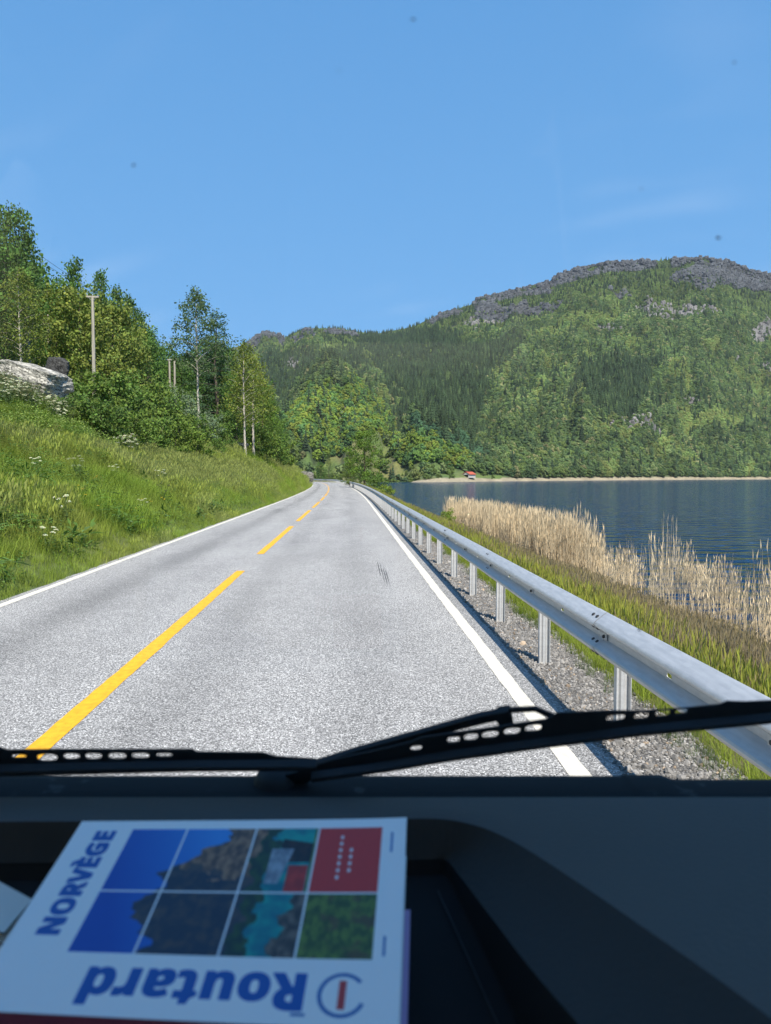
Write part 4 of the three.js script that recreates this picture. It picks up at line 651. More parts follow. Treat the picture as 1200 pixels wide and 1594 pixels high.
{
  const woodM = (() => { const t = dataTex(64, 512, (i, j) => { const v = 0.75 + 0.3 * fbm(i * 0.3, j * 0.012, 3, 4); return [v, v * 0.98, v * 0.93]; }, true); return new THREE.MeshStandardMaterial({ map: t, color: col(0.68, 0.66, 0.6), roughness: 0.9 }); })();
  const metal = std(0.3, 0.31, 0.32, 0.5, { metalness: 0.6 });
  const d = 46, q = at(149, 741, d), gy = groundAt(q.x, q.z), top = at(149, 466, d).y;
  const pole = root('power_pole', V(q.x, gy, q.z), 'weathered wooden power pole with short crossarm among the trees', 'power pole');
  pole.rotation.y = 0.1;
  mesh('shaft', new THREE.CylinderGeometry(0.085, 0.12, top - gy + 0.6, 10).translate(0, (top - gy) / 2 - 0.3, 0), woodM, pole);
  mesh('crossarm', new RoundedBoxGeometry(0.72, 0.1, 0.11, 1, 0.015).translate(0, top - gy + 0.03, 0), woodM, pole);
  for (const s of [-1, 1]) { const b = new THREE.CylinderGeometry(0.012, 0.012, 0.34, 5); b.rotateZ(s * -0.8); mesh('brace', b.translate(s * 0.13, top - gy - 0.12, 0.07), metal, pole); }
  for (const x of [-0.3, 0, 0.3]) mesh('insulator', new THREE.LatheGeometry([[0.0, 0.1], [0.03, 0.09], [0.02, 0.05], [0.04, 0.04], [0.02, 0]].map(([a, b]) => new THREE.Vector2(a, b)), 8).translate(x, top - gy + 0.08, 0), metal, pole);
  // twin pole farther up the hill
  const d2 = 92, e = at(270, 741, d2), g2 = groundAt(e.x, e.z), t2 = at(270, 562, d2).y;
  const twin = root('twin_power_pole', V(e.x, g2, e.z), 'distant pair of pale poles joined by a crossbar', 'power pole');
  for (const s of [-1, 1]) mesh('shaft', new THREE.CylinderGeometry(0.12, 0.15, t2 - g2 + 0.4, 8).translate(s * 0.3, (t2 - g2) / 2 - 0.2, 0), woodM, twin);
  mesh('crossarm', new RoundedBoxGeometry(1.1, 0.14, 0.14, 1, 0.02).translate(0, t2 - g2 + 0.05, 0), woodM, twin);
  // two wires climbing the hillside behind the wood
  const wire = std(0.03, 0.03, 0.03, 0.6);
  [[404, 452], [412, 456]].forEach(([y0, y1], i) => { const a = at(-10, y0 - 58 + i * 4, 62), b = at(150, y1 + 4, 90), pts = range(0, 1, 12).map((t) => { const p = a.clone().lerp(b, t); p.y -= 0.5 * 4 * t * (1 - t) * 0.25; return p; }); tag(mesh('power_line', new MB().tube(pts, 0.022, 4).geo(), wire), ['upper thin black power line above the treeline at far left', 'lower thin black power line above the treeline at far left'][i], 'power line'); });
}
{ // boathouse and cabin on the far shore
  const house = (name, K, t, w, dpt, h, roofC, wallC, label, turn, open) => {
    const p = mPoint(K, t), g = root(name, V(p.x, p.y - 0.3, p.z), label, 'house'); g.rotation.y = turn;
    const wall = std(...wallC, 0.9), roofM = std(...roofC, 0.8);
    const sh = new THREE.Shape(); sh.moveTo(-w / 2, 0); sh.lineTo(w / 2, 0); sh.lineTo(w / 2, h); sh.lineTo(0, h + w * 0.3); sh.lineTo(-w / 2, h); sh.closePath();
    if (open) { const ho = new THREE.Path(); ho.moveTo(-w * 0.38, 0.25); ho.lineTo(-w * 0.38, h * 0.9); ho.lineTo(w * 0.3, h * 0.9); ho.lineTo(w * 0.3, 0.25); ho.closePath(); sh.holes.push(ho); }
    mesh('gable_wall', new THREE.ExtrudeGeometry(sh, { depth: 0.2, bevelEnabled: false }).translate(0, 0, dpt / 2), wall, g);
    const back = new THREE.Shape(); back.moveTo(-w / 2, 0); back.lineTo(w / 2, 0); back.lineTo(w / 2, h); back.lineTo(0, h + w * 0.3); back.lineTo(-w / 2, h); back.closePath();
    mesh('gable_wall', new THREE.ExtrudeGeometry(back, { depth: 0.2, bevelEnabled: false }).translate(0, 0, -dpt / 2), wall, g);
    for (const s of [-1, 1]) { mesh('side_wall', new THREE.BoxGeometry(0.2, h, dpt - 0.25).translate(s * (w / 2 - 0.11), h / 2, 0.1), wall, g); const L2 = Math.hypot(w / 2, w * 0.3) + 0.5, rg = new THREE.BoxGeometry(L2, 0.15, dpt + 1); rg.translate(L2 / 2 - 0.02, 0.1, 0.1); rg.rotateZ(-Math.atan(0.6)); if (s < 0) rg.rotateY(Math.PI).translate(0, 0, 0.2); rg.translate(0, h + w * 0.3, 0); mesh('roof', rg, roofM, g); }
    if (open) mesh('door', new THREE.BoxGeometry(w * 0.3, h * 0.6, 0.1).translate(-w * 0.2, 0.25 + h * 0.3, dpt / 2 - 0.4), std(0.03, 0.03, 0.035, 0.8), g); else for (const x of [-0.22, 0.22]) mesh('window', new THREE.BoxGeometry(w * 0.16, h * 0.35, 0.08).translate(x * w, h * 0.55, dpt / 2 + 0.22), std(0.04, 0.045, 0.05, 0.2), g);
    return g;
  };
  house('boathouse', 730, 0.006, 5.2, 7, 2.2, [0.42, 0.09, 0.045], [0.5, 0.48, 0.44], 'small boathouse with red roof on the far shore', -0.7, true);
  house('cabin', 869, 0.016, 7, 6, 2.2, [0.25, 0.1, 0.07], [0.16, 0.07, 0.045], 'reddish brown cabin among trees on the far shore', -0.3, false);
}
// ---------------------------------------------------------------- the van we sit in
{
  const van = root('van', V(0, 0, 0), 'van seen from the passenger seat, dashboard and wipers under the windscreen', 'van');
  van.rotation.y = -YAW;
  const toVan = (p) => p.applyAxisAngle(V(0, 1, 0), YAW), va = (px, py, d) => toVan(at(px, py, d));
  const ray = (px, py) => va(px, py, 1).sub(EYE);
  const onLevel = (px, py, y) => { const d = ray(px, py); return EYE.clone().addScaledVector(d, (y - EYE.y) / d.y); };
  const GZ = -0.56, GY = 1.455, TAN = 1.5, nl = Math.hypot(1, TAN), OUT = V(0, 1 / nl, -TAN / nl), UP2 = V(0, TAN / nl, 1 / nl), G0 = V(0, GY, GZ);
  const glass2 = (px, py, o) => { const d = ray(px, py), t = (o - EYE.clone().sub(G0).dot(OUT)) / d.dot(OUT), p = EYE.clone().addScaledVector(d, t).sub(G0); return [p.x, p.dot(UP2)]; };
  const grain = dataTex(256, 256, (i, j) => { const v = 0.5 + 0.5 * fbm(i * 0.21, j * 0.21, 3, 3); return [v, v, v]; });
  const plastic = (r, g, b, rough) => new THREE.MeshStandardMaterial({ color: col(r, g, b), roughness: rough, bumpMap: grain, bumpScale: 0.0003, side: THREE.DoubleSide });
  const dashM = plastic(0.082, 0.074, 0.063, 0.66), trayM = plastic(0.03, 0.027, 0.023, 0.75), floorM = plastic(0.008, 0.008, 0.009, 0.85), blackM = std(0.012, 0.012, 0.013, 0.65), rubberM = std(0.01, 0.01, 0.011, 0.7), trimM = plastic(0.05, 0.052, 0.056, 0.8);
  const bodyM = new THREE.MeshPhysicalMaterial({ color: col(0.28, 0.29, 0.29), roughness: 0.4, clearcoat: 0.6, clearcoatRoughness: 0.1, side: THREE.DoubleSide });
  const liningM = std(0.78, 0.74, 0.67, 0.95);
  const XL = -1.34, XR = 0.64;
  // dashboard with a sunken tray
  const dash = new THREE.Group(); dash.name = 'dashboard'; van.add(dash);
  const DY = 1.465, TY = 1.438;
  const P1 = [[-300, 1277], [560, 1273], [690, 1272], [745, 1283], [800, 1307], [900, 1370], [1000, 1438], [1100, 1507], [1200, 1580], [1300, 1660], [1400, 1900]].map(([x, y]) => onLevel(x, y, DY));
  const P2 = [[-300, 1345], [540, 1340], [670, 1338], [692, 1338], [714, 1362], [770, 1435], [820, 1500], [860, 1548], [900, 1594], [950, 1660], [1020, 1900]].map(([x, y]) => onLevel(x, y, TY));
  const curve = (pts) => new THREE.CatmullRomCurve3(pts, false, 'centripetal').getPoints(60);
  const c1 = curve(P1), c2 = curve(P2), floorY = (z) => 1.428 - (0.51 + z) * 0.29;
  const zf = -0.545, lipY = DY - 0.012;
  const topG = (() => { // flat top: everything between the tray edge and the far / right borders
    const m = new MB(), n = c1.length, bx = (p) => V(Math.min(XR, Math.max(p.x + 0.02, p.x)), DY, zf);
    const border = c1.map((p, i) => { const t = i / (n - 1); return t < 0.42 ? V(p.x, DY, zf) : V(lerp(p.x, XR, sstep(0.42, 0.5, t)), DY, lerp(zf, p.z, sstep(0.46, 0.62, t))); });
    for (let i = 0; i < n; i++) for (let k = 0; k <= 4; k++) { const q = c1[i].clone().lerp(border[i], k / 4); m.v(q.x, q.y + (k === 0 ? -0.0015 : 0), q.z, [1, 1, 1], q.x * 6, q.z * 6); }
    for (let i = 0; i + 1 < n; i++) for (let k = 0; k < 4; k++) m.q(i * 5 + k, i * 5 + k + 1, (i + 1) * 5 + k + 1, (i + 1) * 5 + k);
    m.q(m.v(XL, DY, zf, [1, 1, 1]), m.v(c1[0].x, DY, zf), m.v(c1[0].x, DY, -0.1), m.v(XL, DY, -0.1));
    m.q(m.v(XL, DY, zf), m.v(XR, DY, zf), m.v(XR, DY - 0.06, zf - 0.01), m.v(XL, DY - 0.06, zf - 0.01));
    return m.geo();
  })();
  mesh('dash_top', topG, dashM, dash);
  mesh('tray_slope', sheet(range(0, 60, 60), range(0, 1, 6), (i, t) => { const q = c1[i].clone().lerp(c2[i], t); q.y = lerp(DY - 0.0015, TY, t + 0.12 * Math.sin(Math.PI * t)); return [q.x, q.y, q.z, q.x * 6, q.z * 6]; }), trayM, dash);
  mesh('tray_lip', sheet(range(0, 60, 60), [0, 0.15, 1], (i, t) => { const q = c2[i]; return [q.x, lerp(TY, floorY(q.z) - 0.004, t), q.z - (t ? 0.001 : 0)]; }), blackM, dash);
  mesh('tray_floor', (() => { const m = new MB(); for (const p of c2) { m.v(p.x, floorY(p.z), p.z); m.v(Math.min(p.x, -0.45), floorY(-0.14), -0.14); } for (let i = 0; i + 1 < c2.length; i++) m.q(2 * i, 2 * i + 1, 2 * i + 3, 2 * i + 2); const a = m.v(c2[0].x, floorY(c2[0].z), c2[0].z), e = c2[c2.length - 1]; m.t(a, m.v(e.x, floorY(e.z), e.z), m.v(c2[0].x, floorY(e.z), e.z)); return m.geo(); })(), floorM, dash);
  mesh('tray_trim', new MB().tube(c2.slice(22).map((p) => V(p.x - 0.011, floorY(p.z) + 0.0015, p.z + 0.004)), 0.0007, 4).geo(), trimM, dash);
  mesh('dash_body', new RoundedBoxGeometry(XR - XL, 0.35, 0.36, 3, 0.03).translate((XL + XR) / 2, 1.12, -0.33), dashM, dash);
  // windscreen, cowl, bonnet
  const wg = new THREE.BufferGeometry(), L0 = 0.377 * nl;
  const gp = (x, u) => G0.clone().addScaledVector(UP2, u).setX(x);
  wg.setAttribute('position', new THREE.Float32BufferAttribute([gp(XL, 0), gp(XR, 0), gp(XR, L0), gp(XL, L0)].flatMap((p) => [p.x, p.y, p.z]), 3)); wg.setAttribute('uv', new THREE.Float32BufferAttribute([0, 0, 1, 0, 1, 1, 0, 1], 2)); wg.setIndex([0, 1, 2, 0, 2, 3]); wg.computeVertexNormals();
  const screen = mesh('windscreen', wg, new THREE.MeshPhysicalMaterial({ color: 0xffffff, transmission: 1, thickness: 0, roughness: 0, ior: 1.28, side: THREE.DoubleSide }), van);
  const dirtM = std(0.12, 0.11, 0.1, 0.9), rr = rng(17);
  for (const [px, py, s] of [[1118, 370, 0.0009], [208, 257, 0.0007], [643, 30, 0.0007], [1143, 97, 0.0005], [998, 294, 0.0004], [528, 110, 0.0004], [995, 980, 0.0009], [655, 1072, 0.0006]]) { const [x, u] = glass2(px, py, 0.0006), g = new THREE.IcosahedronGeometry(s, 1); g.scale(1, 1.3, 0.4); const b = mesh('dirt_speck', g, dirtM, screen); b.position.copy(gp(x, u)).addScaledVector(OUT, 0.0006); b.rotation.x = -0.7; b.rotation.z = rr() * 3; }
  const cowlTex = dataTex(1024, 128, (i, j) => { const n = fbm(i * 0.012, j * 0.06, 4, 4), sm = sstep(0.34, 0.6, fbm(i * 0.03, j * 0.045, 9, 4)), v = 0.1 + 0.05 * n + 0.4 * sm * sstep(0.1, 0.4, N3(i * 0.01, j * 0.02, 3) + 0.2); return [v, v, v * 0.97]; }, true);
  const cowlM = new THREE.MeshStandardMaterial({ map: cowlTex, color: col(0.16, 0.155, 0.15), roughness: 0.9, side: THREE.DoubleSide });
  const prof = [[0.553, 1.444], [0.562, 1.4495], [0.585, 1.453], [0.606, 1.4535], [0.617, 1.452], [0.6235, 1.448], [0.625, 1.441], [0.628, 1.42]];
  const xSplit = va(1010, 1225, 0.6).x;
  mesh('cowl_panel', sheet(range(XL, xSplit, 30), prof.map((_, i) => i), (x, i) => [x, prof[i][1], -prof[i][0], x * 1.4, i / 7]), cowlM, van);
  mesh('cowl_end', sheet([xSplit - 0.012, xSplit, xSplit + 0.02, xSplit + 0.03, XR], prof.map((_, i) => i), (x, i) => [x, prof[i][1] - (x > xSplit + 0.025 ? 0.004 : 0) + 0.0006, -prof[i][0] - 0.001, x * 1.4 + 0.3, i / 7]), cowlM, van);
  const hood = [[0.64, 1.418], [0.644, 1.43], [0.652, 1.4335], [0.8, 1.365], [1.05, 1.22], [1.3, 1.02], [1.42, 0.85], [1.46, 0.6], [1.46, 0.4]];
  mesh('bonnet', sheet(range(XL, XR, 8), hood.map((_, i) => i), (x, i) => [x, hood[i][1] - 0.03 * ((x - (XL + XR) / 2) / 1) ** 2 * (i > 2 ? 1 : 0), -hood[i][0]]), bodyM, van);
  // shell: roof, sides with door windows, rear, floor, bulkhead
  const side = () => {
    const s = new THREE.Shape(); s.moveTo(1.44, 0.4); s.lineTo(1.44, 0.82); s.lineTo(1.32, 0.98); s.lineTo(1.05, 1.19); s.lineTo(0.66, 1.405); s.lineTo(0.57, 1.44); s.lineTo(0.2, 2.0); s.lineTo(0.16, 2.07); s.lineTo(-0.1, 2.1); s.lineTo(-3.3, 2.1); s.lineTo(-3.4, 0.4); s.lineTo(-2.82, 0.4); s.absarc(-2.4, 0.36, 0.42, 3.05, 0.1, true); s.lineTo(0.58, 0.4); s.absarc(1.0, 0.36, 0.42, 3.05, 0.1, true); s.closePath();
    const h = new THREE.Path(); h.moveTo(0.4, 1.42); h.lineTo(0.06, 1.86); h.lineTo(-0.12, 1.94); h.lineTo(-0.72, 1.94); h.lineTo(-0.76, 1.4); h.closePath(); s.holes.push(h);
    const h2 = new THREE.Path(); h2.moveTo(-0.92, 1.36); h2.lineTo(-0.92, 1.94); h2.lineTo(-3.1, 1.92); h2.lineTo(-3.12, 1.34); h2.closePath(); s.holes.push(h2);  // long rear side opening, added unseen to let more light into the cabin
    return new THREE.ExtrudeGeometry(s, { depth: 0.045, bevelEnabled: false, curveSegments: 14 }).rotateY(Math.PI / 2);
  };
  const sg = side(), paneG = (() => { const s = new THREE.Shape(); s.moveTo(0.41, 1.41); s.lineTo(0.06, 1.87); s.lineTo(-0.12, 1.95); s.lineTo(-0.73, 1.95); s.lineTo(-0.77, 1.39); s.closePath(); return new THREE.ShapeGeometry(s).rotateY(Math.PI / 2); })(), addedPaneG = new THREE.PlaneGeometry(2.24, 0.6).rotateY(Math.PI / 2).translate(0, 1.64, 2.02);
  for (const [x, n] of [[XL - 0.05, 0], [XR + 0.005, 1]]) { const p = mesh('side_panel', sg, bodyM, van); p.position.x = x; const q = mesh('side_window', paneG, screen.material, van); q.position.x = x + 0.022; const q2 = mesh('side_window', addedPaneG, screen.material, van); q2.position.x = x + 0.024; }
  const roofPlate = (x0, x1, y, th, z0, z1, mat, name) => { const s = new THREE.Shape(); s.moveTo(x0, -z0); s.lineTo(x1, -z0); s.lineTo(x1, -z1); s.lineTo(x0, -z1); s.closePath(); const h = new THREE.Path(); h.moveTo(XL + 0.2, -0.42); h.lineTo(XL + 0.2, -1.35); h.lineTo(XR - 0.18, -1.35); h.lineTo(XR - 0.18, -0.42); h.closePath(); s.holes.push(h); return mesh(name, new THREE.ExtrudeGeometry(s, { depth: th, bevelEnabled: false }).rotateX(-Math.PI / 2).translate(0, y, 0), mat, van); };  // roof opening added so sun reaches the seats and bounces to the dashboard
  roofPlate(XL + 0.002, XR - 0.002, 2.032, 0.045, -0.19, 3.28, bodyM, 'roof');
  mesh('added_roof_window', new THREE.PlaneGeometry(XR - XL - 0.37, 0.94).rotateX(-Math.PI / 2).translate((XL + XR) / 2 + 0.01, 2.06, 0.885), screen.material, van);  // unseen pane over the opening added to brighten the cabin
  mesh('roof_header', new RoundedBoxGeometry(XR - XL - 0.01, 0.06, 0.08, 2, 0.015).translate((XL + XR) / 2, 2.022, -0.165), trimM, van);
  roofPlate(XL + 0.01, XR - 0.01, 2.016, 0.012, -0.1, 3.2, std(0.85, 0.82, 0.76, 0.95), 'headliner');
  mesh('floor_pan', new THREE.BoxGeometry(XR - XL - 0.004, 0.06, 4.4).translate((XL + XR) / 2, 0.45, 1.15), std(0.5, 0.47, 0.42, 0.95), van);
  for (const x0 of [-0.95, 0.02]) { const st = new THREE.Group(); st.name = 'seat'; van.add(st); mesh('cushion', new RoundedBoxGeometry(0.5, 0.16, 0.5, 3, 0.05).translate(x0 + 0.05, 0.9, 0.32), liningM, st); mesh('seat_back', new RoundedBoxGeometry(0.48, 0.62, 0.14, 3, 0.05).rotateX(-0.2).translate(x0 + 0.05, 1.2, 0.62), liningM, st); mesh('seat_base', new RoundedBoxGeometry(0.42, 0.36, 0.42, 2, 0.03).translate(x0 + 0.05, 0.65, 0.34), trimM, st); }
  { const s = new THREE.Shape(); s.moveTo(XL + 0.004, 0.48); s.lineTo(XR - 0.004, 0.48); s.lineTo(XR - 0.004, 2.03); s.lineTo(XL + 0.004, 2.03); s.closePath(); const h = new THREE.Path(); h.moveTo(XL + 0.2, 1.35); h.lineTo(XL + 0.2, 1.92); h.lineTo(XR - 0.2, 1.92); h.lineTo(XR - 0.2, 1.35); h.closePath(); s.holes.push(h); mesh('rear_door', new THREE.ExtrudeGeometry(s, { depth: 0.05, bevelEnabled: false }).translate(0, 0, 3.24), bodyM, van); mesh('added_rear_window', new THREE.PlaneGeometry(XR - XL - 0.38, 0.59).translate((XL + XR) / 2, 1.635, 3.265), screen.material, van); }  // glazed opening in the door added out of view to light the cabin
  const tyreG = new THREE.TorusGeometry(0.25, 0.095, 10, 28).rotateY(Math.PI / 2), rimG = new THREE.CylinderGeometry(0.19, 0.19, 0.14, 20).rotateZ(Math.PI / 2);
  for (const d of [1.0, -2.4]) for (const x of [XL + 0.12, XR - 0.12]) { const w = new THREE.Group(); w.name = 'wheel'; w.position.set(x, 0.345, -d); van.add(w); mesh('tyre', tyreG, rubberM, w); mesh('rim', rimG, std(0.4, 0.4, 0.42, 0.4, { metalness: 0.7 }), w); }
  // wipers: pressed plates lying just above the glass
  const plate = (name, pts, holes, o, depth, mat, parent) => {
    const s = new THREE.Shape(); pts.forEach(([x, y], i) => { const q = glass2(x, y, o); i ? s.lineTo(...q) : s.moveTo(...q); }); s.closePath();
    for (const [x, y, rx, ry] of holes) { const h = new THREE.Path(); for (let k = 0; k < 14; k++) { const a = k / 14 * 6.283, ca = Math.cos(a), sa = Math.sin(a), q = glass2(x + rx * Math.sign(ca) * Math.pow(Math.abs(ca), 0.6), y + ry * Math.sign(sa) * Math.pow(Math.abs(sa), 0.7) - 0.13 * rx * ca * (x > 600 ? 1 : 0), o); k ? h.lineTo(...q) : h.moveTo(...q); } h.closePath(); s.holes.push(h); }
    const g = new THREE.ExtrudeGeometry(s, { depth, bevelEnabled: true, bevelThickness: 0.0004, bevelSize: 0.0004, bevelSegments: 1 });
    const N = V(1, 0, 0).cross(UP2), M = new THREE.Matrix4().makeBasis(V(1, 0, 0), UP2, N).setPosition(G0.clone().addScaledVector(OUT, o)); g.applyMatrix4(M); return mesh(name, g, mat, parent);
  };
  const wr = new THREE.Group(); wr.name = 'wiper'; van.add(wr); const wl = new THREE.Group(); wl.name = 'wiper'; van.add(wl);
  plate('bridge', [[492, 1190], [520, 1181], [580, 1168], [640, 1154], [655, 1147], [690, 1142], [790, 1128], [850, 1119], [868, 1109], [940, 1106], [1000, 1106], [1060, 1102], [1120, 1096], [1132, 1091], [1160, 1092], [1330, 1084], [1330, 1104], [1200, 1108], [1130, 1114], [1000, 1128], [850, 1146], [700, 1167], [600, 1184], [520, 1198], [492, 1203]], [[706, 1150, 10, 5], [733, 1146, 11, 5.5], [763, 1142, 13, 5.5], [797, 1137, 13, 5.5], [830, 1132, 13, 5.5], [648, 1163, 9, 4], [958, 1116, 15, 5], [998, 1113, 12, 5], [1031, 1109, 12, 5], [1060, 1106, 10, 4]], 0.02, 0.0008, blackM, wr);
  plate('rubber_blade', [[486, 1202], [600, 1186], [700, 1169], [850, 1148], [1000, 1129], [1200, 1110], [1330, 1105], [1330, 1110], [1200, 1115], [1000, 1134], [850, 1153], [700, 1174], [600, 1191], [486, 1207]], [], 0.013, 0.006, rubberM, wr);
  plate('arm', [[336, 1246], [400, 1214], [470, 1193], [490, 1183], [560, 1161], [700, 1122], [745, 1109], [790, 1101], [792, 1111], [750, 1120], [640, 1148], [560, 1174], [500, 1196], [468, 1220], [440, 1242]], [], 0.034, 0.004, blackM, wr);
  plate('clip', [[770, 1106], [776, 1100], [793, 1098], [797, 1114], [776, 1119]], [], 0.04, 0.008, blackM, wr);
  plate('hook', [[792, 1101], [834, 1099], [862, 1111], [857, 1116], [832, 1105], [792, 1107]], [], 0.03, 0.0015, blackM, wr);
  plate('bridge', [[-160, 1158], [0, 1163], [12, 1167], [80, 1166], [300, 1166], [306, 1170], [408, 1171], [430, 1177], [492, 1181], [492, 1192], [400, 1190], [300, 1188], [150, 1191], [0, 1196], [-160, 1200]], [[112, 1176, 13, 5], [146, 1176, 13, 5.2], [183, 1175.5, 14, 5.2], [219, 1175, 14, 4.6], [256, 1174, 13, 3.2], [74, 1178, 16, 6], [30, 1176, 12, 3]], 0.02, 0.0008, blackM, wl);
  plate('rubber_blade', [[-160, 1194], [0, 1191], [150, 1187], [300, 1184], [492, 1183], [492, 1189], [300, 1190], [150, 1194], [0, 1198], [-160, 1201]], [], 0.013, 0.006, rubberM, wl);
  mesh('pivot_cap', new THREE.LatheGeometry([[0, 0.016], [0.012, 0.014], [0.016, 0.006], [0.017, 0]].map(([a, b]) => new THREE.Vector2(a, b)), 14).translate(va(425, 1236, 0.6).x, 1.452, -0.6), blackM, wr);

  // ------------------------------------------------------------ things lying on the dashboard
  const quad = (FL, FR, NR, NL) => (u, v) => FL.clone().lerp(FR, u).lerp(NL.clone().lerp(NR, u), v);
  const corners = [at(128, 1280, 0.467), at(633, 1277, 0.467), at(621, 1606, 0.342), at(-62, 1572, 0.352)], Q = quad(...corners);
  const nrm = corners[1].clone().sub(corners[0]).cross(corners[0].clone().sub(corners[3])).normalize(); if (nrm.y < 0) nrm.negate();
  const cv = document.createElement('canvas'); cv.width = 1024; cv.height = 680; const x = cv.getContext('2d');
  x.fillStyle = '#fbfbf8'; x.fillRect(0, 0, 1024, 680);
  const gx = [175, 345, 560, 755, 950], gy = [38, 290, 500], R2 = rng(55);
  const grad = (a, b, x0, y0, x1, y1) => { const g = x.createLinearGradient(x0, y0, x1, y1); g.addColorStop(0, a); g.addColorStop(1, b); return g; };
  x.save(); x.beginPath(); x.rect(gx[0], gy[0], gx[4] - gx[0], gy[2] - gy[0]); x.clip();
  const mixc = (p, q, t) => p.map((v, i) => v + (q[i] - v) * clamp(t));
  for (let py = gy[0]; py < gy[2]; py += 3) for (let px = gx[0]; px < gx[4]; px += 3) {
    const n = fbm(px * 0.018, py * 0.018, 2, 5), m = fbm(px * 0.05, py * 0.03, 7, 4), ridge = 400 + 60 * Math.sin(py * 0.013 + 1.2) - 90 * sstep(200, 420, py) + 70 * fbm(py * 0.012, 3, 1, 4);
    let c = mixc([22, 80, 178], [66, 150, 226], (px - gx[0]) / 330 + 0.25 - py / 900);                                  // blue sky
    if (px > ridge) c = py + 60 * n < 205 + 0.2 * (px - 400) ? mixc([168, 128, 96], [92, 70, 58], 0.5 + 1.1 * m) : mixc([40, 48, 66], [84, 74, 70], 0.3 + 1.1 * n + 0.6 * m);   // sunlit and shaded cliffs
    if (px > 590 + 40 * n - 0.03 * py) c = mixc([52, 84, 44], [28, 52, 44], 0.5 + m);                                    // wooded shore
    if (px > 640 + 30 * n - 0.06 * py) c = mixc([14, 118, 132], [28, 168, 154], 0.5 + n - (py - 290) / 900);             // fjord
    if (px > 715 + 30 * n - 0.16 * (py - 290) && py > 290) c = mixc([120, 106, 92], [62, 56, 50], 0.5 + 1.2 * m);        // stony edge
    if (py < 290 && px > 650 && px < 745 && py > 70 + 0.2 * (px - 600) && py < 175) c = mixc([58, 40, 34], [30, 24, 26], 0.5 + m);   // dark roof
    if (py > 120 && py < 255 && px > 622 && px < 690 - 0.2 * (py - 120)) c = mixc([168, 178, 186], [120, 130, 140], 0.5 + m);        // grey wall
    if (py > 185 && py < 288 && px > 682 && px < 742) c = mixc([210, 60, 46], [176, 44, 36], 0.5 + m);                   // red wall
    if (px > 742 && py < 290) c = mixc([120, 138, 56], [82, 104, 40], 0.5 + m);
    if (px > gx[3] && py < gy[1]) c = [216, 53, 44]; else if (px > gx[3]) c = mixc(mixc([108, 134, 48], [60, 84, 32], 0.5 + 1.2 * m), [92, 74, 46], sstep(0.1, 0.5, n) * 0.8);
    x.fillStyle = `rgb(${c.map((v) => Math.round(clamp(v, 0, 255))).join(',')})`; x.fillRect(px, py, 3, 3);
  }
  x.restore();
  x.fillStyle = '#f4f5f4'; for (const g of gx.slice(1, 4)) x.fillRect(g - 3, gy[0], 6, gy[2] - gy[0]); x.fillRect(gx[0], gy[1] - 3, gx[4] - gx[0], 6);
  x.fillStyle = '#f0e4e0'; for (let k = 0; k < 7; k++) { x.fillRect(826, 70 + k * 26, 9, 14); if (k > 1 && k < 6) x.fillRect(858, 70 + k * 26, 9, 14); }
  const word = (t, cx, cy, rot, font, c, wd) => { x.save(); x.translate(cx, cy); x.rotate(rot); x.font = font; x.fillStyle = c; x.textAlign = 'center'; x.textBaseline = 'middle'; const m = x.measureText(t).width; x.scale(wd / m, 1); x.strokeStyle = c; x.lineWidth = 7; x.lineJoin = 'round'; x.strokeText(t, 0, 0); x.fillText(t, 0, 0); x.restore(); };
  word('NORVÈGE', 98, 248, -Math.PI / 2, 'bold 78px sans-serif', '#1d5cb0', 410);
  word('Routard', 525, 592, Math.PI, 'bold 132px sans-serif', '#1d5cb0', 560);
  x.strokeStyle = '#2f6cb0'; x.lineWidth = 10; x.beginPath(); x.arc(885, 598, 54, 0.4, 5.6); x.stroke(); x.fillStyle = '#c8403a'; x.fillRect(876, 560, 18, 76);
  x.fillStyle = '#4b7ab5'; x.fillRect(978, 60, 7, 80); x.fillRect(975, 430, 7, 60); x.fillRect(770, 648, 34, 8);
  const tex = new THREE.CanvasTexture(cv); tex.colorSpace = THREE.SRGBColorSpace;
  const coverM = new THREE.MeshPhysicalMaterial({ map: tex, roughness: 0.35, clearcoat: 0.25, clearcoatRoughness: 0.3, side: THREE.DoubleSide });
  const base = Q(0.5, 0.5);
  const book = root('guidebook', base, 'white travel guidebook with photo grid cover lying on the dashboard', 'book');
  const paperM = std(0.72, 0.7, 0.64, 0.9), TH = 0.028;
  const loc = (u, v, w) => { const p = Q(u, v).addScaledVector(nrm, -w).sub(base); return p; };
  mesh('cover', sheet(range(0, 1, 14), range(0, 1, 10), (u, v) => { const p = loc(u, v, 0).addScaledVector(nrm, 0.0025 * (Math.pow(u, 6) * 0.6 + Math.pow(1 - v, 4) * 0.3)); return [p.x, p.y, p.z, u, 1 - v]; }), coverM, book);
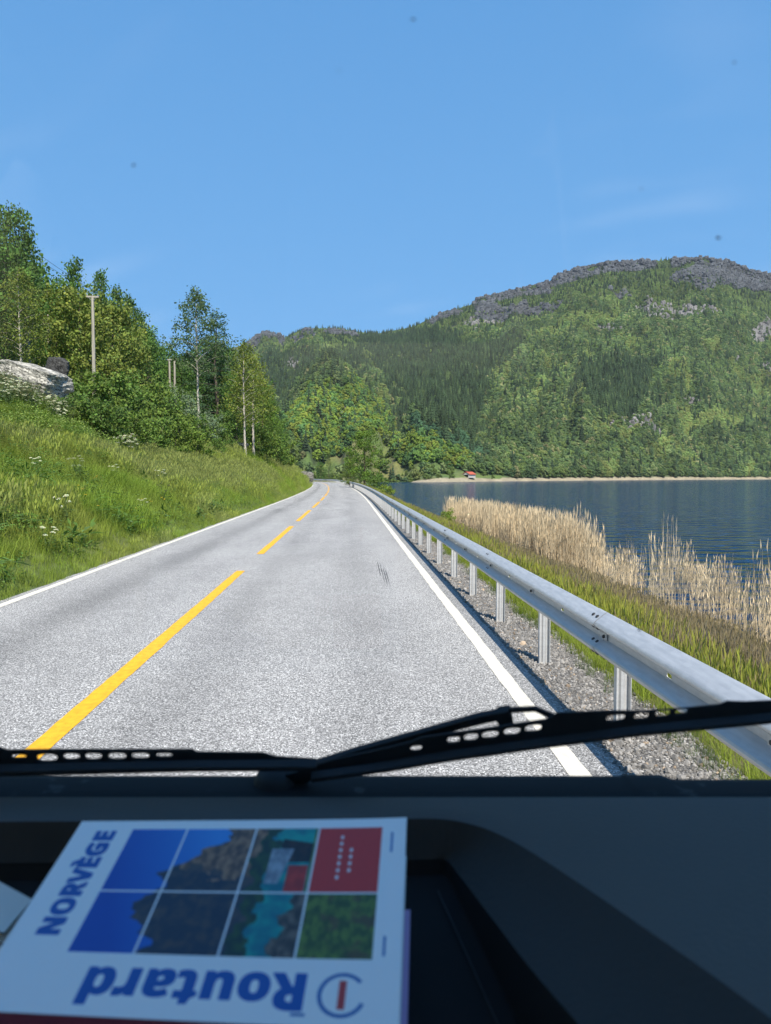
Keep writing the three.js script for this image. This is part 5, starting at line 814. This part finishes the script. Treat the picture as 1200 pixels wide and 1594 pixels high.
  const block = (u0, u1, v0, v1, w0, w1) => { const m = new MB(), c = []; for (const w of [w0, w1]) for (const [u, v] of [[u0, v0], [u1, v0], [u1, v1], [u0, v1]]) { const p = loc(u, v, w); c.push(m.v(p.x, p.y, p.z)); } m.q(0, 1, 2, 3); m.q(4, 5, 6, 7); for (let k = 0; k < 4; k++) m.q(k, (k + 1) % 4, 4 + (k + 1) % 4, 4 + k); const g = m.geo().toNonIndexed(); g.computeVertexNormals(); return g; };
  mesh('pages', block(0.006, 0.994, 0.004, 0.985, 0.0006, TH - 0.001), paperM, book);
  mesh('spine', block(0.0, 1.0, 0.9855, 1.0, 0.0006, TH), std(0.25, 0.06, 0.1, 0.5), book);
  mesh('back_cover', block(0, 1, 0, 0.985, TH - 0.0006, TH), std(0.7, 0.71, 0.7, 0.5), book);
  const mag = root('magazine', base.clone().addScaledVector(nrm, -TH - 0.0005), 'thin booklet with lilac edge lying under the guidebook', 'booklet');
  mesh('cover', block(0.08, 1.016, 0.3, 0.97, 0, 0.001), std(0.5, 0.36, 0.62, 0.5), mag);
  mesh('pages', block(0.085, 1.013, 0.305, 0.965, 0.0012, 0.02), paperM, mag);
  const pp = root('folded_paper', at(10, 1405, 0.43), 'folded pale paper left of the guidebook on the dashboard', 'paper');
  const pc = [[-70, 1430, 0.42], [-20, 1362, 0.45], [50, 1400, 0.44], [6, 1452, 0.41]].map(([a, b, d]) => at(a, b, d).sub(pp.position));
  const leafG = (dy) => { const m = new MB(); for (const o of [0, -0.0015]) for (const p of pc) m.v(p.x, p.y + o + dy, p.z); m.q(0, 1, 2, 3); m.q(4, 5, 6, 7); for (let k = 0; k < 4; k++) m.q(k, (k + 1) % 4, 4 + (k + 1) % 4, 4 + k); return m.geo(); };
  mesh('upper_leaf', leafG(0), paperM, pp); mesh('lower_leaf', leafG(-0.006), paperM, pp);
  { const c = pc.map((p) => p.clone()), m = new MB(); for (const p of c) { m.v(p.x, p.y - 0.008, p.z); const wz = new THREE.Vector3().copy(p).add(pp.position).applyAxisAngle(V(0, 1, 0), YAW); m.v(p.x, floorY(wz.z) - pp.position.y + 0.0005, p.z); } for (let k = 0; k < 4; k++) m.q(2 * k, 2 * k + 1, 2 * ((k + 1) % 4) + 1, 2 * ((k + 1) % 4)); mesh('paper_stack', m.geo(), paperM, pp); }
}
scene.traverse((o) => { if (o.isMesh) { o.castShadow = true; o.receiveShadow = true; } });
renderer.render(scene, camera);
